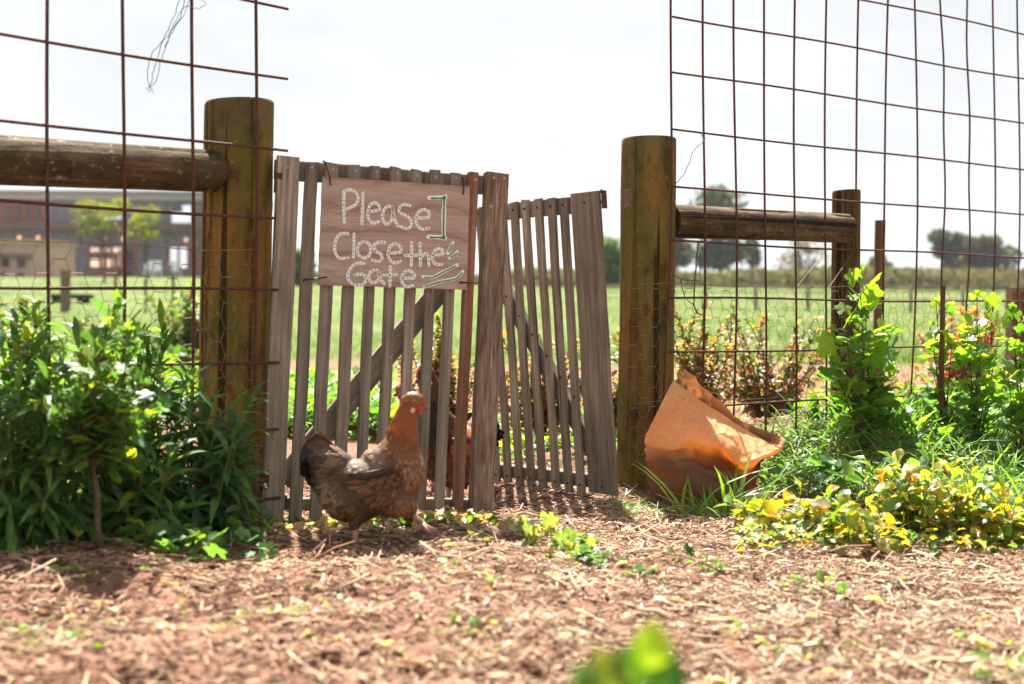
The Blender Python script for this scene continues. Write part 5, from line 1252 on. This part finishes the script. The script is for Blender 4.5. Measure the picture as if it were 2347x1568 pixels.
# dark trough on legs in the field
b = P(165, 700, 30.0); b.z = gz(b.x, b.y); tr = empty('water_trough', b); tag(tr, 'low dark trough on two blocks standing in the field', 'trough')
mb = MB(); w = 44 / FPX * 30; mb.box((0, 0, .17), (w, .2, .045)); mb.build('tub', M['hole'], tr)
for s in (-.7, .6): mb = MB(); mb.box((w * s, 0, .05), (.09, .16, .09)); mb.build('block', M['hole'], tr)
# far wire fence
def far_fence(label, Y, x0, x1, y0, seed, step=118):
    b = P((x0 + x1) / 2, y0, Y); b.z = gz(b.x, b.y); root = empty('wire_fence', b); tag(root, label, 'fence'); xs_ = list(range(x0, x1 + 1, step)); rg = random.Random(seed)
    for x in xs_:
        p = P(x, y0, Y); g = gz(p.x, p.y); mb = MB(); mb.tube([Vector((p.x, p.y, g - .1)) - b, Vector((p.x + rg.uniform(-.04, .04), p.y, p.z)) - b], [.038, .034], 8); mb.build('post', M['grey_wood'], root, True)
    for f in (.96, .7, .42):
        A_ = P(x0, y0, Y); B_ = P(x1, y0, Y); ga = gz(A_.x, A_.y); gb = gz(B_.x, B_.y); mb = MB()
        mb.tube([Vector((A_.x, A_.y - .06, ga + (A_.z - ga) * f)) - b, Vector((B_.x, B_.y - .06, gb + (B_.z - gb) * f)) - b], .012, 5); mb.build('wire_strand', M['wire'], root)
far_fence('blurred post and wire fence across the field beyond the tall mesh', 30.0, 1380, 2440, 652, 1)

# ================================================================== TREES AND SCRUB
def tree(label, x, ytop, ybase, Y, w_px, seed, pal, n=2600, leaf=.32, blobs=14, trunk_r=.22, low=.25, cat='tree', name='tree', br=(.24, .42)):
    rg = np.random.default_rng(seed); b = P(x, ybase, Y); b.z = gz(b.x, min(b.y, 140)) - .1; top = P(x, ytop, Y).z - b.z; hw = w_px / 2 / FPX * Y
    root = empty(name, b); tag(root, label, cat); mb = MB(); tips_ = []
    mb.tube([Vector((0, 0, 0)), Vector((hw * .06, 0, top * .25)), Vector((-hw * .05, 0, top * .55)), Vector((0, 0, top * .85))], [trunk_r, trunk_r * .8, trunk_r * .5, trunk_r * .12], 8)
    cs = []
    for k in range(blobs):
        a = rg.uniform(0, 6.28); q = rg.random(); z = top * (low + (1 - low) * rg.uniform(.12, .93)); f = (z / top - low) / (1 - low); rad = hw * math.sqrt(max(.06, 1 - (2 * f - 1) ** 2)) * .72 * math.sqrt(q)
        c_ = Vector((math.cos(a) * rad, math.sin(a) * rad * .8, z)); r_ = hw * rg.uniform(*br); cs.append((c_, r_))
        st = Vector((0, 0, top * rg.uniform(.15, .5))); mb.tube([st, st.lerp(c_, .5) + Vector((0, 0, -.05 * top)), c_], [trunk_r * .35, trunk_r * .22, trunk_r * .06], 5)
    mb.build('trunk', M['stem'], root, True); per = n // blobs; P_, D_, C_l = [], [], []
    for c_, r_ in cs:
        v = rg.normal(size=(per, 3)); v /= np.linalg.norm(v, axis=1, keepdims=True); q = v * (r_ * rg.random((per, 1)) ** .45) * np.array([1.15, 1, .8]); P_.append(q + np.array(c_)); D_.append(v + rg.normal(0, .6, (per, 3))); k_ = rg.uniform(.75, 1.25)
        wts = np.array([p[0] for p in pal], float); cc_ = np.array([p[1] for p in pal], float); C_l.append(cc_[rg.choice(len(pal), per, p=wts / wts.sum())] * k_ * rg.uniform(.75, 1.25, (per, 1)))
    P_, D_, C_l = map(np.concatenate, (P_, D_, C_l)); n = len(P_); part = scatter_leaves('', 'flat', P_, D_, rg.normal(size=(n, 3)) + np.array([0, 0, .6]), rg.uniform(.6, 1.3, n) * leaf, C_l, None, 1.3)
    join_np('crown', [part], M['far_leaf'], root); return root
EUC = [(3, (.045, .062, .045)), (2, (.065, .082, .055)), (1, (.095, .10, .065))]
tree('large dark gum tree rising above the short rail', 1648, 432, 668, 100, 170, 401, EUC, 3400, .36, 26, .22, .12)
tree('dark gum tree half hidden behind the olive post', 1545, 500, 668, 105, 110, 402, EUC, 2400, .38, 14)
tree('narrow dark tree at the far side of the large gum', 1722, 552, 668, 104, 46, 403, EUC, 900, .36, 8)
tree('thin pale bare-looking tree under the short rail', 1835, 545, 668, 98, 130, 404, [(2, (.12, .10, .085)), (1, (.09, .09, .06))], 420, .3, 14, .1)
tree('tall grey green tree in the far pair of trees', 2168, 524, 662, 110, 96, 405, EUC, 2200, .36, 16, .2, .08)
tree('broad dark rounded tree in the far pair of trees', 2262, 552, 664, 108, 150, 406, [(3, (.045, .045, .035)), (2, (.065, .065, .042))], 3400, .38, 22, .2, .04)
tree('small dark conifer-like tree just left of the wooden stake', 2012, 590, 660, 110, 60, 407, EUC, 700, .34, 8)
tree('bright green leafy tree in the gap between the gates', 1385, 535, 650, 60, 110, 408, [(3, (.08, .15, .03)), (2, (.12, .19, .04)), (1, (.05, .10, .025))], 2200, .22, 14, .1, .1)
tree('small leafy tree glimpsed left of the sign behind the slats', 690, 575, 650, 60, 90, 409, [(3, (.08, .15, .03)), (2, (.05, .10, .025))], 1200, .22, 10, .1, .1)
LIME = [(3, (.20, .23, .02)), (3, (.15, .20, .025)), (1, (.26, .25, .04))]
tree('lime green young tree in front of the barn roof', 238, 452, 645, 62, 190, 410, LIME, 1000, .17, 26, .06, .60, br=(.10, .2))
tree('lime green young tree before the barn nearer the thick post', 335, 478, 645, 62, 130, 411, LIME, 520, .17, 16, .05, .60, br=(.12, .22))
def scrub(label, x0, x1, ytop, Y, n, seed, pal, leaf):
    rg = np.random.default_rng(seed); y = Y + rg.uniform(-2, 2, n); px = rg.uniform(x0, x1, n); x = (px - CX) / FPX * y; g = ground_z(x, y, False); top = CAM_H - (ytop - 700) / FPX * y; top = g + (top - g) * (.65 + .5 * vnoise(x, y * 0, 3.0, seed))
    z = g + (top - g) * rg.random(n) ** .8; w = np.array([p[0] for p in pal], float); c = np.array([p[1] for p in pal], float)
    return scatter_leaves('', 'flat', np.stack([x, y, z], 1), rg.normal(size=(n, 3)) + np.array([0, 0, .5]), rg.normal(size=(n, 3)), rg.uniform(.6, 1.3, n) * leaf, c[rg.choice(len(pal), n, p=w / w.sum())] * rg.uniform(.7, 1.3, (n, 1)), None, 1.0)
SCR = [(3, (.105, .10, .065)), (2, (.08, .095, .05)), (2, (.13, .115, .085))]
parts = [scrub('', 1150, 2460, 616, 62, 10000, 501, SCR, .26), scrub('', 620, 1160, 632, 66, 3500, 502, SCR, .26), scrub('', 1900, 2460, 605, 80, 3500, 503, SCR, .3)]
tag(join_np('scrub', parts, M['far_leaf']), 'hazy brown green scrub along the far edge of the field', 'scrub', kind='stuff')

# ================================================================== BARN AND SHED
M['clad'] = wood_mat('dark grey barn cladding', (.15, .148, .185), (.20, .197, .242), (.25, .245, .29), vary=.05, grain=(3, 3, .2))
M['tan'] = plain_mat('tan render', (.44, .29, .22), .9, 0, .1, 3, .12)
M['fascia'] = plain_mat('pale metal fascia', (.33, .32, .33), .5, .0, .4, 4, .1)
M['orange_wood'] = wood_mat('orange timber frame', (.20, .05, .02), (.30, .085, .035), (.36, .11, .05), vary=.05)
M['brown_beam'] = wood_mat('brown beam', (.07, .045, .03), (.12, .08, .06), (.16, .12, .095), vary=.05)
M['trim'] = plain_mat('grey window trim', (.22, .20, .22), .8, 0, .2, 4, .1)
def glass_mat():
    m, n, l = new_mat('window glass'); b = n.new('ShaderNodeBsdfPrincipled'); b.inputs['Base Color'].default_value = (.02, .02, .022, 1); b.inputs['Roughness'].default_value = .04; b.inputs['Specular IOR Level'].default_value = .6
    o = n.new('ShaderNodeOutputMaterial'); l.new(b.outputs[0], o.inputs['Surface']); return m
M['glass'] = glass_mat()
def mirror_mat():
    m, n, l = new_mat('sky reflecting glass'); b = n.new('ShaderNodeBsdfPrincipled'); b.inputs['Base Color'].default_value = (.95, .96, .97, 1); b.inputs['Roughness'].default_value = .05; b.inputs['Metallic'].default_value = 1.0
    o = n.new('ShaderNodeOutputMaterial'); l.new(b.outputs[0], o.inputs['Surface']); return m
M['mirror'] = mirror_mat()
YB = 95.0
def bx(x0, x1, y0, y1, d0, d1, rootloc, mat, name, parent):
    a = P(x0, y1, YB); b = P(x1, y0, YB); mb = MB(); c_ = Vector(((a.x + b.x) / 2, YB + (d0 + d1) / 2, (a.z + b.z) / 2)) - rootloc; mb.box(c_, ((b.x - a.x) / 2, (d1 - d0) / 2, (b.z - a.z) / 2)); return mb.build(name, mat, parent)
br0 = P(200, 641, YB); br0.z = gz(br0.x, br0.y); barn = empty('barn', br0); tag(barn, 'long dark grey two storey barn with orange framed windows', 'building')
bx(-180, 560, 452, 648, 0, 9, br0, M['clad'], 'wall', barn)
rf = bx(-190, 568, 444, 456, -.5, 9.5, br0, M['fascia'], 'roof', barn); bx(-192, 570, 441, 444, -.7, 9.7, br0, M['trim'], 'gutter', rf)
bx(-185, 562, 515, 527, -1.6, -.01, br0, M['brown_beam'], 'canopy', barn)
def window(x0, x1, y0, y1, n, frame, pane, sill=True, fw=6, lower=None):
    w_ = bx(x0, x1, y0, y1, -.16, -.01, br0, M['trim'] if frame is None else frame, 'window', barn); pw = (x1 - x0 - fw) / n
    for k in range(n):
        a = x0 + fw / 2 + pw * k + fw / 2; e = x0 + fw / 2 + pw * (k + 1) - fw / 2
        if lower is None: bx(a, e, y0 + fw * .8, y1 - fw * .8, -.20, -.165, br0, pane[k % len(pane)], 'pane', w_)
        else: bx(a, e, y0 + fw * .8, lower, -.20, -.165, br0, pane[k % len(pane)], 'pane', w_); bx(a, e, lower + 3, y1 - 3, -.20, -.165, br0, M['glass'], 'pane', w_)
    return w_
window(4, 105, 458, 512, 4, M['orange_wood'], [M['glass']], fw=11)
window(392, 444, 468, 520, 2, M['trim'], [M['glass'], M['mirror']], fw=4)
bx(396, 440, 488, 514, -.26, -.215, br0, M['mirror'], 'pane', barn)
window(203, 313, 563, 642, 4, M['orange_wood'], [M['mirror'], M['mirror'], M['mirror'], M['glass']], fw=7, lower=612)
window(386, 458, 563, 642, 3, M['orange_wood'], [M['mirror'], M['mirror'], M['glass']], fw=6, lower=615)
window(215, 285, 470, 506, 3, M['trim'], [M['mirror']], fw=4)
def lamp_mat():
    m, n, l = new_mat('lit globe lamp'); e = n.new('ShaderNodeEmission'); e.inputs['Color'].default_value = (1, .55, .33, 1); e.inputs['Strength'].default_value = .36; o = n.new('ShaderNodeOutputMaterial'); l.new(e.outputs[0], o.inputs['Surface']); return m
M['lamp'] = lamp_mat()
for x, y in ((47, 545), (90, 545), (245, 547), (285, 548), (428, 550)):
    mb = MB(); c_ = P(x, y, YB) - br0; c_.y = -.25; mb.ellipsoid(c_, (.13, .13, .13), None, 12, 8); mb.build('globe_lamp', M['lamp'], barn, True)
sr = P(50, 642, 88.0); sr.z = gz(sr.x, sr.y); shed = empty('shed', sr); tag(shed, 'low tan rendered hut with small square openings beside the barn', 'building')
YB = 86.0
bx(-120, 126, 556, 650, 0, 4, sr, M['tan'], 'wall', shed); bx(-124, 130, 551, 557, -.3, 4.3, sr, M['tan'], 'roof', shed); bx(-110, 72, 583, 590, -.25, -.01, sr, M['brown_beam'], 'ledge', shed)
for x, y in ((12, 603), (49, 603), (9, 635), (47, 636), (-30, 603), (-30, 635)): bx(x - 9, x + 9, y - 10, y + 10, -.06, -.005, sr, M['hole'], 'opening', shed)
# white garden chairs and a table in front of the barn
M['white_plastic'] = plain_mat('white plastic', (.62, .62, .64), .4, 0, .4, 4, .05)
def garden_chair(lab, x, Y, yaw):
    p = P(x, 640, Y); p.z = gz(p.x, p.y); root = empty('garden_chair', mat=Matrix.Translation(p) @ Matrix.Rotation(R(yaw), 4, 'Z')); tag(root, lab, 'chair', 'white chairs in front of the barn')
    mb = MB(); mb.box((0, 0, .44), (.25, .25, .025)); mb.build('seat', M['white_plastic'], root)
    mb = MB(); mb.box((0, .25, .75), (.25, .025, .30)); mb.build('backrest', M['white_plastic'], root)
    for sx in (-1, 1):
        for sy in (-1, 1): mb = MB(); mb.tube([Vector((sx * .22, sy * .22, 0)), Vector((sx * .22, sy * .22, .43))], .03, 8); mb.build('leg', M['white_plastic'], root)
for lab, x, Y, yaw in (('white garden chair closest to the framed barn door', 340, 84, 10), ('white garden chair second from the framed barn door', 356, 84, -20), ('white garden chair by the end of the white table', 402, 85, 40)): garden_chair(lab, x, Y, yaw)
p = P(378, 640, 85); p.z = gz(p.x, p.y); tb = empty('garden_table', p); tag(tb, 'pale garden table between the white chairs before the barn', 'table')
mb = MB(); mb.box((0, 0, .73), (.5, .4, .03)); mb.build('tabletop', M['grey_wood'], tb)
for sx in (-1, 1):
    for sy in (-1, 1): mb = MB(); mb.box((sx * .42, sy * .32, .35), (.035, .035, .35)); mb.build('leg', M['grey_wood'], tb)
# pebbles by the open gate leaf
M['pebble'] = plain_mat('grey pebble', (.26, .25, .25), .8, 0, .2, 30, .25)
rg_ = random.Random(9)
for k, (x, y, lab) in enumerate([(1300, 1160, 'grey pebble on the shaded mulch below the leaning gate leaf'), (1338, 1166, 'larger pale pebble nearest the foot of the leaning gate leaf'), (1325, 1175, 'small bluish pebble among the gate shadow stripes'), (1525, 1183, 'whitish pebble on the mulch before the sack')]):
    Y = .655 * FPX / (y - 703); p = P(x, y, Y); p.z = gz(p.x, p.y, True) + .004; mb = MB(); mb.ellipsoid((0, 0, 0), (.013 + .004 * k % .007, .010, .009), None, 9, 6); mb.v = [tuple(c * rg_.uniform(.9, 1.1) for c in v) for v in mb.v]
    o = mb.build('pebble', M['pebble'], None, True); o.location = p; tag(o, lab, 'stone')

# ================================================================== AIR
hm, hn, hl = new_mat('thin haze'); pv = hn.new('ShaderNodeVolumePrincipled'); pv.inputs['Color'].default_value = (.92, .95, 1, 1); pv.inputs['Density'].default_value = .00035; pv.inputs['Anisotropy'].default_value = 0.0
ho = hn.new('ShaderNodeOutputMaterial'); hl.new(pv.outputs[0], ho.inputs['Volume'])
mb = MB(); mb.box((0, 440, 7.5), (560, 520, 9.5)); tag(mb.build('haze', hm, None), 'thin pale haze over the far field', 'haze', kind='stuff')
